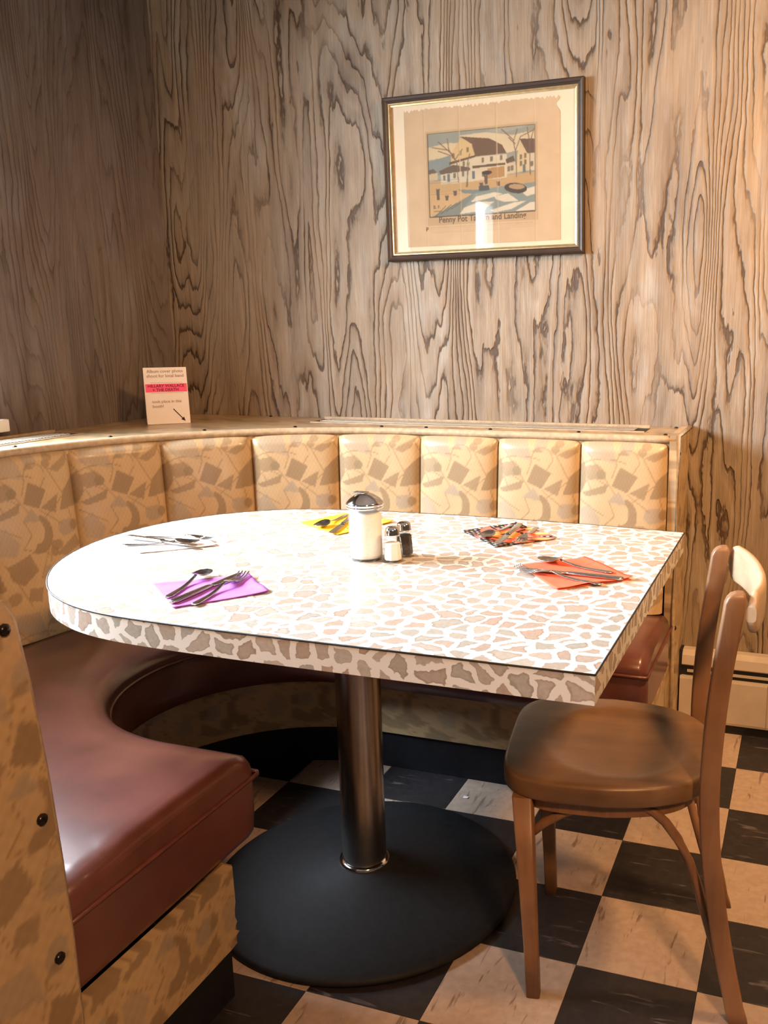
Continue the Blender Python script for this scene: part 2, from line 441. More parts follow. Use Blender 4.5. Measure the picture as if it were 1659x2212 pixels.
# ------------------------------------------------------------------ raster painting for flat prints
class Raster:
    def __init__(s, w, h, base):
        s.w, s.h = w, h
        s.a = np.empty((h, w, 3)); s.a[:] = base
        s.X, s.Y = np.meshgrid((np.arange(w) + .5) / w, (np.arange(h) + .5) / h * (h / w))   # unit = width
    def put(s, m, c, al=1.0):
        s.a[m] = s.a[m] * (1 - al) + np.array(c) * al
    def inside(s, poly):
        X, Y = s.X, s.Y; r = np.zeros(X.shape, bool); n = len(poly)
        for i in range(n):
            x1, y1 = poly[i]; x2, y2 = poly[(i + 1) % n]
            if y1 == y2: continue
            r ^= ((y1 > Y) != (y2 > Y)) & (X < (x2 - x1) * (Y - y1) / (y2 - y1) + x1)
        return r
    def poly(s, p, c, al=1.0): s.put(s.inside(p), c, al)
    def ell(s, cx, cy, rx, ry, c, al=1.0, rot=0.0):
        dx, dy = s.X - cx, s.Y - cy; cr, sr = math.cos(rot), math.sin(rot)
        s.put(((dx * cr + dy * sr) / rx) ** 2 + ((-dx * sr + dy * cr) / ry) ** 2 < 1, c, al)
    def line(s, pts, wd, c, al=1.0):
        m = np.zeros(s.X.shape, bool)
        for (x1, y1), (x2, y2) in zip(pts[:-1], pts[1:]):
            d = np.array((x2 - x1, y2 - y1)); L = d @ d + 1e-12
            t = np.clip(((s.X - x1) * d[0] + (s.Y - y1) * d[1]) / L, 0, 1)
            m |= (s.X - x1 - t * d[0]) ** 2 + (s.Y - y1 - t * d[1]) ** 2 < (wd / 2) ** 2
        s.put(m, c, al)
    def sample(s, u, v):
        """bilinear, u,v in width units, wrapped"""
        x = (u * s.w - .5); y = (v * s.w - .5)
        x0 = np.floor(x).astype(int); y0 = np.floor(y).astype(int); fx = (x - x0)[..., None]; fy = (y - y0)[..., None]
        g = lambda yy, xx: s.a[yy % s.h, xx % s.w]
        return (g(y0, x0) * (1 - fx) + g(y0, x0 + 1) * fx) * (1 - fy) + (g(y0 + 1, x0) * (1 - fx) + g(y0 + 1, x0 + 1) * fx) * fy

# boomerang-era upholstery print: one repeat is as wide as one channel of the seat back
FW, FH = 0.25, 0.40
CREAM, TAUPE, LINE, PALE = (0.49, 0.345, 0.19), (0.275, 0.190, 0.105), (0.29, 0.195, 0.10), (0.37, 0.29, 0.20)
fab = Raster(220, 352, CREAM)
def wrapdraw(fn):
    for dx in (-1, 0, 1):
        for dy in (-1.6, 0, 1.6):
            fn(dx, dy)
def fpoly(p, c=TAUPE, al=0.85): wrapdraw(lambda dx, dy: fab.poly([(x + dx, y + dy) for x, y in p], c, al))
def fell(cx, cy, rx, ry, c=TAUPE, al=0.85, rot=0.0): wrapdraw(lambda dx, dy: fab.ell(cx + dx, cy + dy, rx, ry, c, al, rot))
def fline(p, wd=0.011, c=LINE, al=0.8): wrapdraw(lambda dx, dy: fab.line([(x + dx, y + dy) for x, y in p], wd, c, al))
def arc(cx, cy, rx, ry, a0, a1, n=16):
    return [(cx + rx * math.cos(math.radians(a0 + (a1 - a0) * i / n)), cy + ry * math.sin(math.radians(a0 + (a1 - a0) * i / n))) for i in range(n + 1)]
fpoly([(.10, .02), (.36, .03), (.43, .30), (.07, .20)], PALE, 0.8)
fpoly([(.47, .32), (.66, .42), (.55, .60), (.38, .53)], TAUPE, 0.95)
fpoly([(.46, .585), (.33, .705), (.56, .735)], PALE, 1.0)
fpoly(arc(.50, .86, .17, .20, -80, 120) + arc(.50, .83, .075, .12, 110, -60), TAUPE, 0.9)
fpoly([(.57, .60), (.79, .48), (.74, .67)], TAUPE, 0.85)
fpoly([(.86, .46), (1.06, .27), (1.09, .50), (1.02, .63), (.79, .66)], TAUPE, 0.9)
fpoly([(.72, .22), (1.0, .07), (.94, .19), (.83, .26)], TAUPE, 0.7)
fell(.53, .10, .075, .10, PALE, 0.9, 0.2)
fpoly([(.42, .20), (.50, .12), (.56, .20)], TAUPE, 0.6)
fell(.74, .10, .055, .04, TAUPE, 0.7); fell(.70, .16, .05, .045, TAUPE, 0.7)
fpoly([(.06, .33), (.22, .30), (.29, .36), (.27, .45), (.12, .48), (.05, .42)], TAUPE, 0.75)
fell(.26, .41, .055, .055, (0.25, .185, .10), 0.9)
fpoly([(.04, .62), (.34, .51), (.31, .61), (.10, .66)], TAUPE, 0.85)
fpoly([(.03, .80), (.14, .74), (.27, .92), (.20, 1.04), (.05, 1.0)], PALE, 0.8)
fpoly([(.75, .77), (.90, .75), (.96, .82), (.94, .90), (.80, .93), (.74, .87)], PALE, 1.0)
fell(.94, .83, .05, .055, TAUPE, 0.9)
fpoly([(.66, 1.10), (.95, .93), (1.0, 1.05), (.80, 1.13)], TAUPE, 0.8)
fell(.70, 1.0, .07, .055, TAUPE, 0.8); fell(.66, 1.06, .05, .05, TAUPE, 0.8)
fpoly([(.10, 1.12), (.36, 1.04), (.44, 1.22), (.24, 1.34), (.12, 1.26)], TAUPE, 0.85)
fpoly([(.52, 1.18), (.72, 1.22), (.66, 1.40), (.48, 1.34)], PALE, 0.9)
fpoly([(.80, 1.20), (1.02, 1.16), (1.06, 1.34), (.90, 1.44)], TAUPE, 0.85)
fpoly([(.30, 1.38), (.46, 1.40), (.42, 1.54), (.26, 1.50)], TAUPE, 0.75)
fell(.72, 1.48, .09, .05, PALE, 0.9, 0.4); fell(.12, 1.45, .08, .06, TAUPE, 0.7, -.4)
fline(arc(.55, .27, .12, .13, 170, 380)); fline([(.43, .29), (.38, .44)]); fline([(.66, .30), (.60, .40)])
fline([(.02, .06), (.42, .62)]); fline([(.56, .74), (.86, .50), (.70, .20)]); fline([(.86, .50), (.94, .82)])
fline(arc(.30, .33, .26, .09, 150, 330)); fline([(.10, .48), (.16, .60)]); fline([(.20, .46), (.34, .53)])
fline([(.56, .62), (.80, .80)]); fline([(.36, .71), (.42, .86), (.30, .98), (.48, 1.03)]); fline([(.02, .70), (.30, .86)])
fline(arc(.45, 1.12, .16, .09, 180, 380)); fline([(.62, .98), (.46, 1.30), (.72, 1.22)]); fline(arc(.84, 1.32, .12, .16, 90, 280))
fline([(.08, 1.10), (.30, 1.56)]); fline([(.50, 1.42), (.86, 1.58)]); fline([(.95, .10), (1.10, .40)])
# woven tick hatch inside the tone-on-tone shapes
hatch = ((np.floor(fab.X * 110).astype(int) + np.floor(fab.Y * 110).astype(int)) % 2) * 0.10
dark = fab.a[..., 0] < 0.5
fab.a[dark] *= (1.05 - hatch[dark])[:, None]

def fabcol(u_m, v_m):
    """colour at metres across / down the cloth"""
    return fab.sample(u_m / FW, v_m / FW)

# ------------------------------------------------------------------ room shell
floor = box('floor', XC - WT, 2.6, -2.4, YW + .12, -0.06, -0.004, M['grout']); tag(floor, kind='structure')
TS = 0.2286; TX, TY = -0.35811, 1.95723
bm = bmesh.new(); g2 = TS / 2 - 0.0004
bm_box(bm, -g2, g2, -g2, g2, -0.004, 0.0)
bmesh.ops.bevel(bm, geom=[e for e in bm.edges if min(e.verts[0].co.z, e.verts[1].co.z) > -.001], offset=0.0006, segments=1, affect='EDGES')
tm = bpy.data.meshes.new('tile_cream'); bm.to_mesh(tm); bm.free(); tm.materials.append(M['tile_light'])
tm2 = tm.copy(); tm2.name = 'tile_black'; tm2.materials.clear(); tm2.materials.append(M['tile_dark'])
for i in range(-8, 7):
    for j in range(-8, 4):
        x0, y0 = TX + (i + .5) * TS, TY + (j + .5) * TS
        if x0 - TS / 2 < XC - .05 or y0 + TS / 2 > YW + .12: continue
        t = bpy.data.objects.new('tile', tm if (i + j) % 2 == 0 else tm2); link(t, floor); t.location = (x0, y0, 0)

wall_back = box('wall_back', XC - WT, 2.6, YW, YW + .12, -0.06, ZC, M['ply_back']); tag(wall_back, kind='structure')
WIN = [(0.62, 1.84, 0.975, 1.98), (-0.89, -0.43, 0.975, 2.06)]
WT = 0.40                                # deep masonry wall: the windows sit at its outer face
bm = bmesh.new()
bm_box(bm, XC - WT, XC, -2.4, YW, -.06, .975); bm_box(bm, XC - WT, XC, -2.4, YW, 2.06, ZC)
for a, b_ in ((-2.4, WIN[1][0]), (WIN[1][1], WIN[0][0]), (WIN[0][1], YW)):
    bm_box(bm, XC - WT, XC, a, b_, .975, 2.06)
bm_box(bm, XC - WT, XC, WIN[0][0], WIN[0][1], WIN[0][3], 2.06)
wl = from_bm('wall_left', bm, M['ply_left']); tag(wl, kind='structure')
for n, (y0, y1, z0, z1) in enumerate(WIN):
    w = empty('window_%d' % (n + 1), (XC, (y0 + y1) / 2, z0)); tag(w, kind='structure')
    hy = (y1 - y0) / 2; hz = z1 - z0; WD = (WT, .12)[n]
    bm = bmesh.new()
    for s in (-1, 1): bm_box(bm, -WD, -WD + .09, s * hy - (.04 if s > 0 else 0), s * hy + (.04 if s < 0 else 0), 0, hz)
    bm_box(bm, -WD, -WD + .09, -hy, hy, 0, .03); bm_box(bm, -WD, -WD + .09, -hy, hy, hz - .04, hz)
    from_bm('window_frame', bm, M['trimwhite'], w)
    if n == 0:
        box('mullion', -WD + .03, -WD + .06, -.02, .02, .03, hz - .04, M['trimwhite'], w)
        for q in (-1, 1):
            box('pane', -WD + .043, -WD + .047, min(q * .02, q * (hy - .04)), max(q * .02, q * (hy - .04)), .03, hz - .04, M['winglass'], w)
    else:
        box('pane', -WD + .043, -WD + .047, -hy + .04, hy - .04, .03, hz - .04, M['winglass'], w)
    box('window_sill', .0, .045, -hy - .06, hy + .072, -.042, -.008, M['trimwhite'], w, 0.004)
ceil = box('ceiling', XC - WT, 2.6, -2.4, YW + .12, ZC, ZC + .08, M['ceil']); tag(ceil, kind='structure')

# ------------------------------------------------------------------ booth bench (U-shaped, open to the right)
CB = (-1.07, 1.630)      # centre of the seat back curve
CS = (-1.125, 1.685)     # centre of the cushion front curve
XB, XF = -0.335, -0.93   # ends of the back arm and of the front arm
booth = empty('booth_bench', (CB[0], CB[1], 0))
tag(booth, 'U-shaped diner booth with tan printed channel back and dark red-brown vinyl seat', 'bench')
def bloc(P):  # world -> booth local
    return np.asarray(P, float) - np.array([CB[0], CB[1], 0])

def upath(c, r, xb=XB, xf=XF, nb=14, na=60, nf=6):
    """U path at radius r about c: back arm end -> arc -> front arm end; returns pts (n,2) and outward normals"""
    P, N = [], []
    for t in np.linspace(0, 1, nb, endpoint=False):
        P.append((xb + (c[0] - xb) * t, c[1] + r)); N.append((0, 1))
    for a in np.linspace(math.pi / 2, 1.5 * math.pi, na, endpoint=False):
        P.append((c[0] + r * math.cos(a), c[1] + r * math.sin(a))); N.append((math.cos(a), math.sin(a)))
    for t in np.linspace(0, 1, nf):
        P.append((c[0] + (xf - c[0]) * t, c[1] - r)); N.append((0, -1))
    return np.array(P), np.array(N)

def usweep(name, prof, mat, parent, xb=XB, xf=XF, smooth=True, soft=0.0):
    """prof: closed list of (centre, r, z)"""
    cols = []
    for c, r, z in prof:
        P, _ = upath(c, r, xb, xf); cols.append(np.column_stack([P, np.full(len(P), z)]))
    rings = np.stack(cols, 1)
    if soft:
        def end(ring, dx):
            out = []
            cen = ring.mean(0)
            for k, s in ((0.0, 0.0), (0.35, 0.12), (0.75, 0.45), (1.0, 1.0)):
                rr = ring.copy(); d = cen - ring; L = np.abs(d)
                rr[:, 1] += np.sign(d[:, 1]) * np.minimum(L[:, 1], soft) * s
                rr[:, 2] += np.sign(d[:, 2]) * np.minimum(L[:, 2], soft) * s
                rr[:, 0] += dx * k; out.append(rr)
            return out
        a = end(rings[0], soft)[::-1]; b_ = end(rings[-1], soft)
        rings = np.concatenate([np.array(a), rings[1:-1], np.array(b_)])
    return ring_sweep(name, bloc(rings), mat, parent, smooth)

# seat cushion
prof = [(CB, .775, .425), (CB, .70, .437), (CB, .62, .444), (CB, .52, .446), (CS, .430, .443), (CS, .385, .436), (CS, .360, .424), (CS, .348, .408),
        (CS, .344, .392), (CS, .350, .384), (CS, .346, .36), (CS, .348, .30), (CS, .354, .268), (CS, .37, .262), (CS, .42, .262), (CB, .775, .262)]
cush = usweep('seat_cushion', prof, M['vinyl'], booth, XB - .010, XF - .028, soft=0.022)
P, N = upath(CS, .345, XB + .008, XF - .008)
pp = np.column_stack([P, np.full(len(P), .387)])
tail = [(XF - .005, y, .386) for y in np.linspace(CS[1] - .350, .852, 8)]
head = [(XB + .013, y, .386) for y in np.linspace(2.43, CS[1] + .350, 8)]
tube('piping', bloc(np.vstack([head, pp, tail])), .0042, M['dark_welt'], cush, 6)
# printed base panel and black toe kick
P, N = upath((-1.095, 1.672), .445, XB + .004, XF + .004, 60, 130, 14)
s = np.concatenate([[0], np.cumsum(np.linalg.norm(np.diff(P, axis=0), axis=1))])
zs = np.linspace(.105, .264, 26)
G = np.zeros((len(P), len(zs), 3)); G[..., :2] = P[:, None, :]; G[..., 2] = zs[None, :]
grid_obj('base_panel', bloc(G), M['fabric'], booth, fabcol(s[:, None] + 0 * zs[None], -(zs[None]) + 0 * s[:, None]), flip=False)
kp = [((-1.095, 1.672), .452, 0.0), ((-1.095, 1.672), .452, .106), ((-1.095, 1.672), .70, .106), ((-1.095, 1.672), .70, 0.0)]
usweep('toe_kick', kp, M['kick'], booth, XB - .002, XF - .004, smooth=False)
# base ends, each facing the open side
def end_cloth(name, poly, x, parent, uoff=0.0, nx=0.004, thick=0.02):
    """cloth covered flat board standing in a plane x = const, poly (y,z); fine grid clipped to the outline"""
    p = np.array(poly); y0, z0 = p.min(0); y1, z1 = p.max(0)
    bm = bmesh.new()
    vs = [bm.verts.new((x, a, b_)) for a, b_ in poly]
    bm.faces.new(vs)
    step = .0055
    for k in np.arange(y0 + step, y1, step):
        bmesh.ops.bisect_plane(bm, geom=bm.verts[:] + bm.edges[:] + bm.faces[:], plane_co=(x, k, 0), plane_no=(0, 1, 0))
    for k in np.arange(z0 + step, z1, step):
        bmesh.ops.bisect_plane(bm, geom=bm.verts[:] + bm.edges[:] + bm.faces[:], plane_co=(x, 0, k), plane_no=(0, 0, 1))
    r = bmesh.ops.extrude_face_region(bm, geom=[e for e in bm.edges if e.is_boundary])
    for v in [g for g in r['geom'] if isinstance(g, bmesh.types.BMVert)]:
        v.co.x -= thick
    bm.normal_update()
    co = np.array([v.co[:] for v in bm.verts])
    bmesh.ops.translate(bm, verts=bm.verts[:], vec=(-CB[0], -CB[1], 0))
    me = bpy.data.meshes.new(name); bm.to_mesh(me); bm.free()
    a = me.color_attributes.new('Col', 'FLOAT_COLOR', 'POINT')
    c = np.ones((len(co), 4), np.float32); c[:, :3] = fabcol(co[:, 1] + uoff, -co[:, 2])
    a.data.foreach_set('color', c.ravel()); me.materials.append(M['fabric'])
    return link(bpy.data.objects.new(name, me), parent)
rag = [(1.226, .262), (1.228, .19), (1.222, .165), (1.229, .150), (1.220, .138), (1.234, .127), (1.216, .120), (1.226, .108), (1.205, .106)]
end_cloth('base_end', [(.86, .105)] + rag[::-1] + [(.86, .262)], XF + .006, booth, .07)
end_cloth('base_end', [(2.115, .105), (2.47, .105), (2.47, .262), (2.115, .262)], XB + .006, booth, .02)

# seat back channels: 3 straight ones on the back arm, 10 around the curve, one short one at the front arm
RB = 0.815
def chan_grid(width, nu=80, nv=128, radius=None):
    u = np.linspace(0, 1, nu); v = np.linspace(0, 1, nv)
    U, V = np.meshgrid(u, v, indexing='ij')
    z = .900 - V * .47
    cross = np.maximum(0, 1 - np.abs(2 * U - 1) ** 3.6) ** .48
    top = np.clip(V / .07, 0, 1); top = np.sqrt(1 - (1 - top) ** 2)
    bul = .032 * cross * (0.35 + 0.65 * top) - .020 * (1 - top)
    lean = -.035 * V
    return U, V, z, bul, lean
def chan_mesh(name, width, radius):
    U, V, z, bul, lean = chan_grid(width)
    if radius is None:      # straight: local x along, local y = outward(+), origin at centre line y=0
        P = np.stack([(.5 - U) * width, lean - bul, z], -1)
    else:
        ang = (U - .5) * (width / radius)
        rr = radius + lean - bul
        P = np.stack([-rr * np.sin(ang), rr * np.cos(ang), z], -1)   # centred on local +y direction
    # the print follows the cloth: u runs left to right as seen from the seat
    c = fabcol((1 - U) * FW if False else U * width * 1.0, V * .47 + .01)
    nu, nv = U.shape
    return mesh_data(name, P.reshape(-1, 3), grid_faces(nu, nv), M['fabric'], True, c[::-1].reshape(-1, 3))
wst = (CB[0] - (XB - .012)) / -3.0
me_st = chan_mesh('back_channel', wst, None)
me_ar = chan_mesh('back_channel', math.pi * RB / 10, RB)
def seam_mesh():
    pts = [(0, .006 - .035 * t, .897 - .47 * t) for t in np.linspace(0, 1, 8)]
    o = tube('channel_piping', pts, .0042, M['welt'], None, 6); me = o.data; bpy.data.objects.remove(o); return me
me_seam = seam_mesh()
for k in range(3):
    o = link(bpy.data.objects.new('back_channel', me_st), booth); o.location = (XB - .012 - wst * (k + .5) - CB[0], RB, 0)
    if k:
        o = link(bpy.data.objects.new('channel_piping', me_seam), booth); o.location = (XB - .012 - wst * k - CB[0], RB, 0)
for k in range(10):
    o = link(bpy.data.objects.new('back_channel', me_ar), booth); o.rotation_euler = (0, 0, (k + .5) * math.pi / 10)
    if k > 7: o.scale = (1, 1, .955)
for k in range(11):
    a = k * math.pi / 10
    o = link(bpy.data.objects.new('channel_piping', me_seam), booth)
    o.location = (-RB * math.sin(a), RB * math.cos(a), 0); o.rotation_euler = (0, 0, a)
    if k > 7: o.scale = (1, 1, .955)
me_sh = chan_mesh('back_channel', XF - .012 - CB[0], None)
o = link(bpy.data.objects.new('back_channel', me_sh), booth); o.location = ((XF - .012 - CB[0]) / 2, -RB, 0); o.rotation_euler = (0, 0, math.pi); o.scale = (1, 1, .955)

# ledge along the walls
YF = 0.585                # rear face of the front arm
P, N = upath(CB, RB - .004, XB, XF, 60, 160, 12)
def to_rect(p, n):
    ts = []
    if n[1] > 1e-6: ts.append((YW - .002 - p[1]) / n[1])
    if n[1] < -1e-6: ts.append((YF - p[1]) / n[1])
    if n[0] < -1e-6: ts.append((XC + .002 - p[0]) / n[0])
    return p + n * min(ts)
Q = np.array([to_rect(p, n) for p, n in zip(P, N)])
fr_ = np.linspace(0, 1, 22)
G = np.zeros((len(P), 22, 3)); G[..., :2] = P[:, None] * (1 - fr_)[None, :, None] + Q[:, None] * fr_[None, :, None]
G[..., 2] = LZ
side = G[:, :1].copy(); side[..., 2] = LZ - .03
Gf = np.concatenate([side, G], 1)
tint = np.array([0.92, .90, .86])
ledge = grid_obj('ledge', bloc(Gf), M['fabric'], booth, fabcol(Gf[..., 0], Gf[..., 1]) * tint, flip=True, smooth=False)
def drop(pts):
    a = np.arctan2(pts[..., 1] - CB[1], pts[..., 0] - CB[0]) % (2 * math.pi)
    k = np.clip((np.degrees(a) - 215) / 50, 0, 1); k = k * k * (3 - 2 * k)
    return np.where(pts[..., 1] < CB[1], k, 0) * -.040
prof = [(CB, RB - .012, LZ - .016), (CB, RB - .014, LZ - .006), (CB, RB - .010, LZ + .001), (CB, RB - .004, LZ + .003), (CB, RB + .010, LZ + .0025), (CB, RB + .010, LZ - .016)]
for ob in (ledge,):
    co = np.array([v.co[:] for v in ob.data.vertices]); dz = drop(co + np.array([CB[0], CB[1], 0]))
    for v, d_ in zip(ob.data.vertices, dz): v.co.z += d_
trim = usweep('edge_trim', prof, M['welt'], ledge, XB + .006, XF + .006)
co = np.array([v.co[:] for v in trim.data.vertices]); dz = drop(co + np.array([CB[0], CB[1], 0]))
for v, d_ in zip(trim.data.vertices, dz): v.co.z += d_
# ventilation grilles let into the ledge
def grille(x0, x1, y0, y1, along):
    L = (x1 - x0) if along == 'x' else (y1 - y0); W = (y1 - y0) if along == 'x' else (x1 - x0)
    bm = bmesh.new()
    def bb(a0, a1, b0, b1, z0, z1):
        if along == 'x': bm_box(bm, x0 + a0, x0 + a1, y0 + b0, y0 + b1, z0, z1)
        else: bm_box(bm, x0 + b0, x0 + b1, y0 + a0, y0 + a1, z0, z1)
    n = int(L / .011)
    for i in range(n):
        bb(i * L / n, i * L / n + .0055, .022, W - .008, LZ + .003, LZ + .005)
    for k in range(5):
        yy = .008 + k * (W - .030) / 4
        bb(0, L, yy - .002, yy + .002, LZ + .0031, LZ + .0052)
    bmesh.ops.translate(bm, verts=bm.verts[:], vec=(-CB[0], -CB[1], 0))
    g = from_bm('vent_grille', bm, M['grille'], ledge); g['kind'] = 'stuff'
    bm = bmesh.new()
    bb(-.03, L + .03, 0, W, LZ - .004, LZ + .0015)
    bmesh.ops.translate(bm, verts=bm.verts[:], vec=(-CB[0], -CB[1], 0))
    from_bm('vent_slot', bm, M['black'], ledge)
    bm = bmesh.new()
    lo, hi = (.0025, .010) if along == 'x' else (.010, .0025)
    bb(-.03, L + .03, -.005, .003, LZ - .002, LZ + lo); bb(-.03, L + .03, W - .003, W + .006, LZ - .002, LZ + hi)
    bmesh.ops.translate(bm, verts=bm.verts[:], vec=(-CB[0], -CB[1], 0))
    from_bm('vent_rim', bm, M['welt'], ledge)
grille(-1.46, -0.46, 2.535, 2.625, 'x')
grille(-2.055, -1.955, 0.95, 2.03, 'y')
bm_me = lathe('bolt', [(.0055, 0), (.0055, .0022), (.003, .0038), (.0004, .0042)], M['bolt'], None, 10)
bolt_me = bm_me.data; bpy.data.objects.remove(bm_me)
def bolt_at(x, y, z=LZ + .002, parent=ledge, rot=None, sc=1.0):
    o = link(bpy.data.objects.new('bolt', bolt_me), parent); o.location = bloc((x, y, z)); o.scale = (sc,) * 3
    if rot: o.rotation_euler = rot
for k in range(9):
    a = math.pi / 2 + (k + .5) * math.pi / 10
    bolt_at(CB[0] + (RB + .012) * math.cos(a), CB[1] + (RB + .012) * math.sin(a), LZ + .0025)
for x in (-.36, -.60, -.86, -1.06): bolt_at(x, CB[1] + RB + .013, LZ + .0025)
for x in (-.36, -.88, -1.28, -1.72): bolt_at(x, YW - .014, LZ)
# end boards
pe = end_cloth('end_panel', [(2.432, .918), (2.676, .918), (2.676, .0), (2.46, .0), (2.455, .26), (2.43, .44)][::-1], XB + .012, booth, .11, thick=.022)
pts = [(XB + .014, 2.672, .916), (XB + .014, 2.434, .916), (XB + .014, 2.432, .44), (XB + .014, 2.456, .26), (XB + .014, 2.461, .006)]
tube('panel_piping', bloc(pts), .006, M['welt'], pe, 8)
for y, z in ((2.465, .865), (2.50, .36)): bolt_at(XB + .012, y, z, pe, (0, math.pi / 2, 0), 1.2)
rc = [(.824 - .055 + .055 * math.sin(t), .885 - .055 + .055 * math.cos(t)) for t in np.linspace(0, math.pi / 2, 8)]
poly = [(YF, .0), (YF, .885)] + rc + [(.834, .76), (.845, .63), (.852, .50), (.856, .38), (.856, .20), (.854, 0.0)]
pf = end_cloth('end_panel', poly, XF + .014, booth, .055, thick=.026)
tube('panel_piping', bloc([(XF + .005, y, z) for y, z in poly[1:]]), .009, M['welt'], pf, 8)
for y, z in ((.806, .842), (.828, .575), (.830, .368), (.832, .16)): bolt_at(XF + .014, y, z, pf, (0, math.pi / 2, 0), 1.5)
# plain rear board of the front arm
box('rear_panel', XC + .004 - CB[0], XF - CB[0], YF - .018 - CB[1], YF - CB[1], 0, LZ - .03, M['chairwood'], booth)

# ------------------------------------------------------------------ table
TXR, TY0 = -0.2532, 1.1475                       # right end, front edge
ctab = np.array((TXR - 1.11 * .7605, TY0 + .605 * .7605))
key = [(.60, .482), (.374, .490), (.161, .487), (-.05, .469), (-.186, .428), (-.304, .335), (-.376, .214), (-.404, .063), (-.388, -.072), (-.338, -.196), (-.282, -.277),
       (-.232, -.331), (-.184, -.372), (-.128, -.405), (-.07, -.429), (0, -.446), (.098, -.455), (.26, -.4601), (.50, -.4601)]
def spline(pts, n=6):
    p = np.array([pts[0]] + list(pts) + [pts[-1]], float); out = []
    for a in range(1, len(p) - 2):
        for t in np.linspace(0, 1, n, endpoint=False):
            out.append(.5 * (2 * p[a] + (p[a + 1] - p[a - 1]) * t + (2 * p[a - 1] - 5 * p[a] + 4 * p[a + 1] - p[a + 2]) * t ** 2 + (3 * p[a] - p[a - 1] - 3 * p[a + 1] + p[a + 2]) * t ** 3))
    return np.array(out + [p[-1]])
curve = spline(key)
for _ in range(3):
    curve[1:-1] = .25 * curve[:-2] + .5 * curve[1:-1] + .25 * curve[2:]
outline = np.vstack([[(TXR, TY0), (TXR, TY0 + .9191)], curve + ctab])
PX, PY = -0.862, 1.607                           # pedestal
table = empty('pedestal_table', (PX, PY, 0))
tag(table, 'pebble-print laminate table with one rounded end on a steel pedestal', 'table')
tl = lambda P: np.asarray(P, float) - np.array([PX, PY, 0])
n = len(outline)
top = mobj('table_top', tl(np.column_stack([outline, np.full(n, ZT)])), [list(range(n))[::-1]], M['laminate'], table, uvs=outline)
# edge band with its own unrolled print
loop = np.vstack([outline, outline[:1]]); s = np.concatenate([[0], np.cumsum(np.linalg.norm(np.diff(loop, axis=0), axis=1))])
TH = 0.046
G = np.zeros((len(loop), 2, 3)); G[..., :2] = loop[:, None]; G[:, 0, 2] = ZT - .0012; G[:, 1, 2] = ZT - TH
UV = np.zeros((len(loop), 2, 2)); UV[..., 0] = s[:, None] + 3.0; UV[:, 0, 1] = 0.0; UV[:, 1, 1] = TH
eb = grid_obj('edge_band', tl(G), M['laminate'], table, uvs=UV, smooth=False)
cen2 = outline.mean(0)
out2 = loop + (loop - cen2) / np.linalg.norm(loop - cen2, axis=1)[:, None] * .0006
tube('edge_seam', tl(np.column_stack([out2, np.full(len(out2), ZT - .0008)])), .0017, M['seam'], table, 5)
mobj('table_underside', tl(np.column_stack([outline, np.full(n, ZT - TH)])), [list(range(n))], M['under'], table)
lathe('column', [(.0475, .060), (.0475, ZT - TH)], M['steel'], table, 40, caps=False)
lathe('column_collar', [(.0475, .070), (.054, .068), (.056, .062), (.054, .054), (.0475, .052)], M['chrome'], table, 40, caps=False)
bprof = [(.0, .0), (.323, .0), (.332, .006), (.333, .012), (.325, .018), (.285, .022), (.22, .028), (.15, .036), (.10, .046), (.07, .056), (.048, .062), (.0, .063)]
lathe('base_plate', bprof, M['iron'], table, 72, caps=False)
box('mounting_plate', -.16, .16, -.16, .16, ZT - TH - .012, ZT - TH, M['iron'], table, .003)

# ------------------------------------------------------------------ bentwood chair
ca = math.radians(9.5)
chair = empty('dining_chair', (-0.256, 1.584, 0), ca)
tag(chair, 'worn brown bentwood chair with a saddled wooden seat at the square end of the table', 'chair')
def seat_outline(sc=1.0, n=72):
    out = []
    for t in np.linspace(0, 2 * math.pi, n, endpoint=False):
        c, s_ = math.cos(t), math.sin(t)
        e = 4.6 if c < 0 else 3.0
        r = (abs(c) ** e + abs(s_) ** e) ** (-1 / e)
        b_ = r * c; w = r * s_
        hw = .193 - .026 * max(0, b_) + .006 * min(0, b_)
        out.append((-.060 + .190 * b_ * sc, w * hw * sc))
    return np.array(out)
rings = []
base_o = seat_outline()
def dish(p):
    d = ((p[:, 0] + .045) / .135) ** 2 + (p[:, 1] / .145) ** 2
    return -.011 * np.clip(1 - d, 0, 1) ** .55
levels = [(.0, .400), (.95, .400), (.99, .404), (1.0, .408), (1.0, .434), (.990, .4395), (.97, .4405)]
for sc, z in levels:
    o = seat_outline(sc if sc > 0 else .02); rings.append(np.column_stack([o, np.full(len(o), z)]))
for sc in np.linspace(.92, .02, 18):
    o = seat_outline(sc); rings.append(np.column_stack([o, .4405 + dish(o)]))
ring_sweep('seat', rings, M['seatwood'], chair)
o = seat_outline(.86); i_ = seat_outline(.76)
ring_sweep('seat_frame', [np.column_stack([q, np.full(len(q), z)]) for q, z in ((o, .405), (o, .372), (i_, .372), (i_, .405))], M['chairwood'], chair, smooth=False, caps=False)
def rect_sweep(name, pts, hb, hw, parent, mat=M['chairwood'], rnd=.004):
    """rounded rectangular bar; pts (b,w,z), half sizes per point along b and w"""
    rings = []
    for (b_, w, z), h1, h2 in zip(pts, hb, hw):
        ring = []
        for sx, sy in ((1, 1), (-1, 1), (-1, -1), (1, -1)):
            for q in range(4):
                a = {(1, 1): 0, (-1, 1): 90, (-1, -1): 180, (1, -1): 270}[(sx, sy)] + q * 30
                a = math.radians(a)
                ring.append((b_ + sx * (h1 - rnd) + rnd * math.cos(a), w + sy * (h2 - rnd) + rnd * math.sin(a), z))
        rings.append(ring)
    return ring_sweep(name, rings, mat, parent)
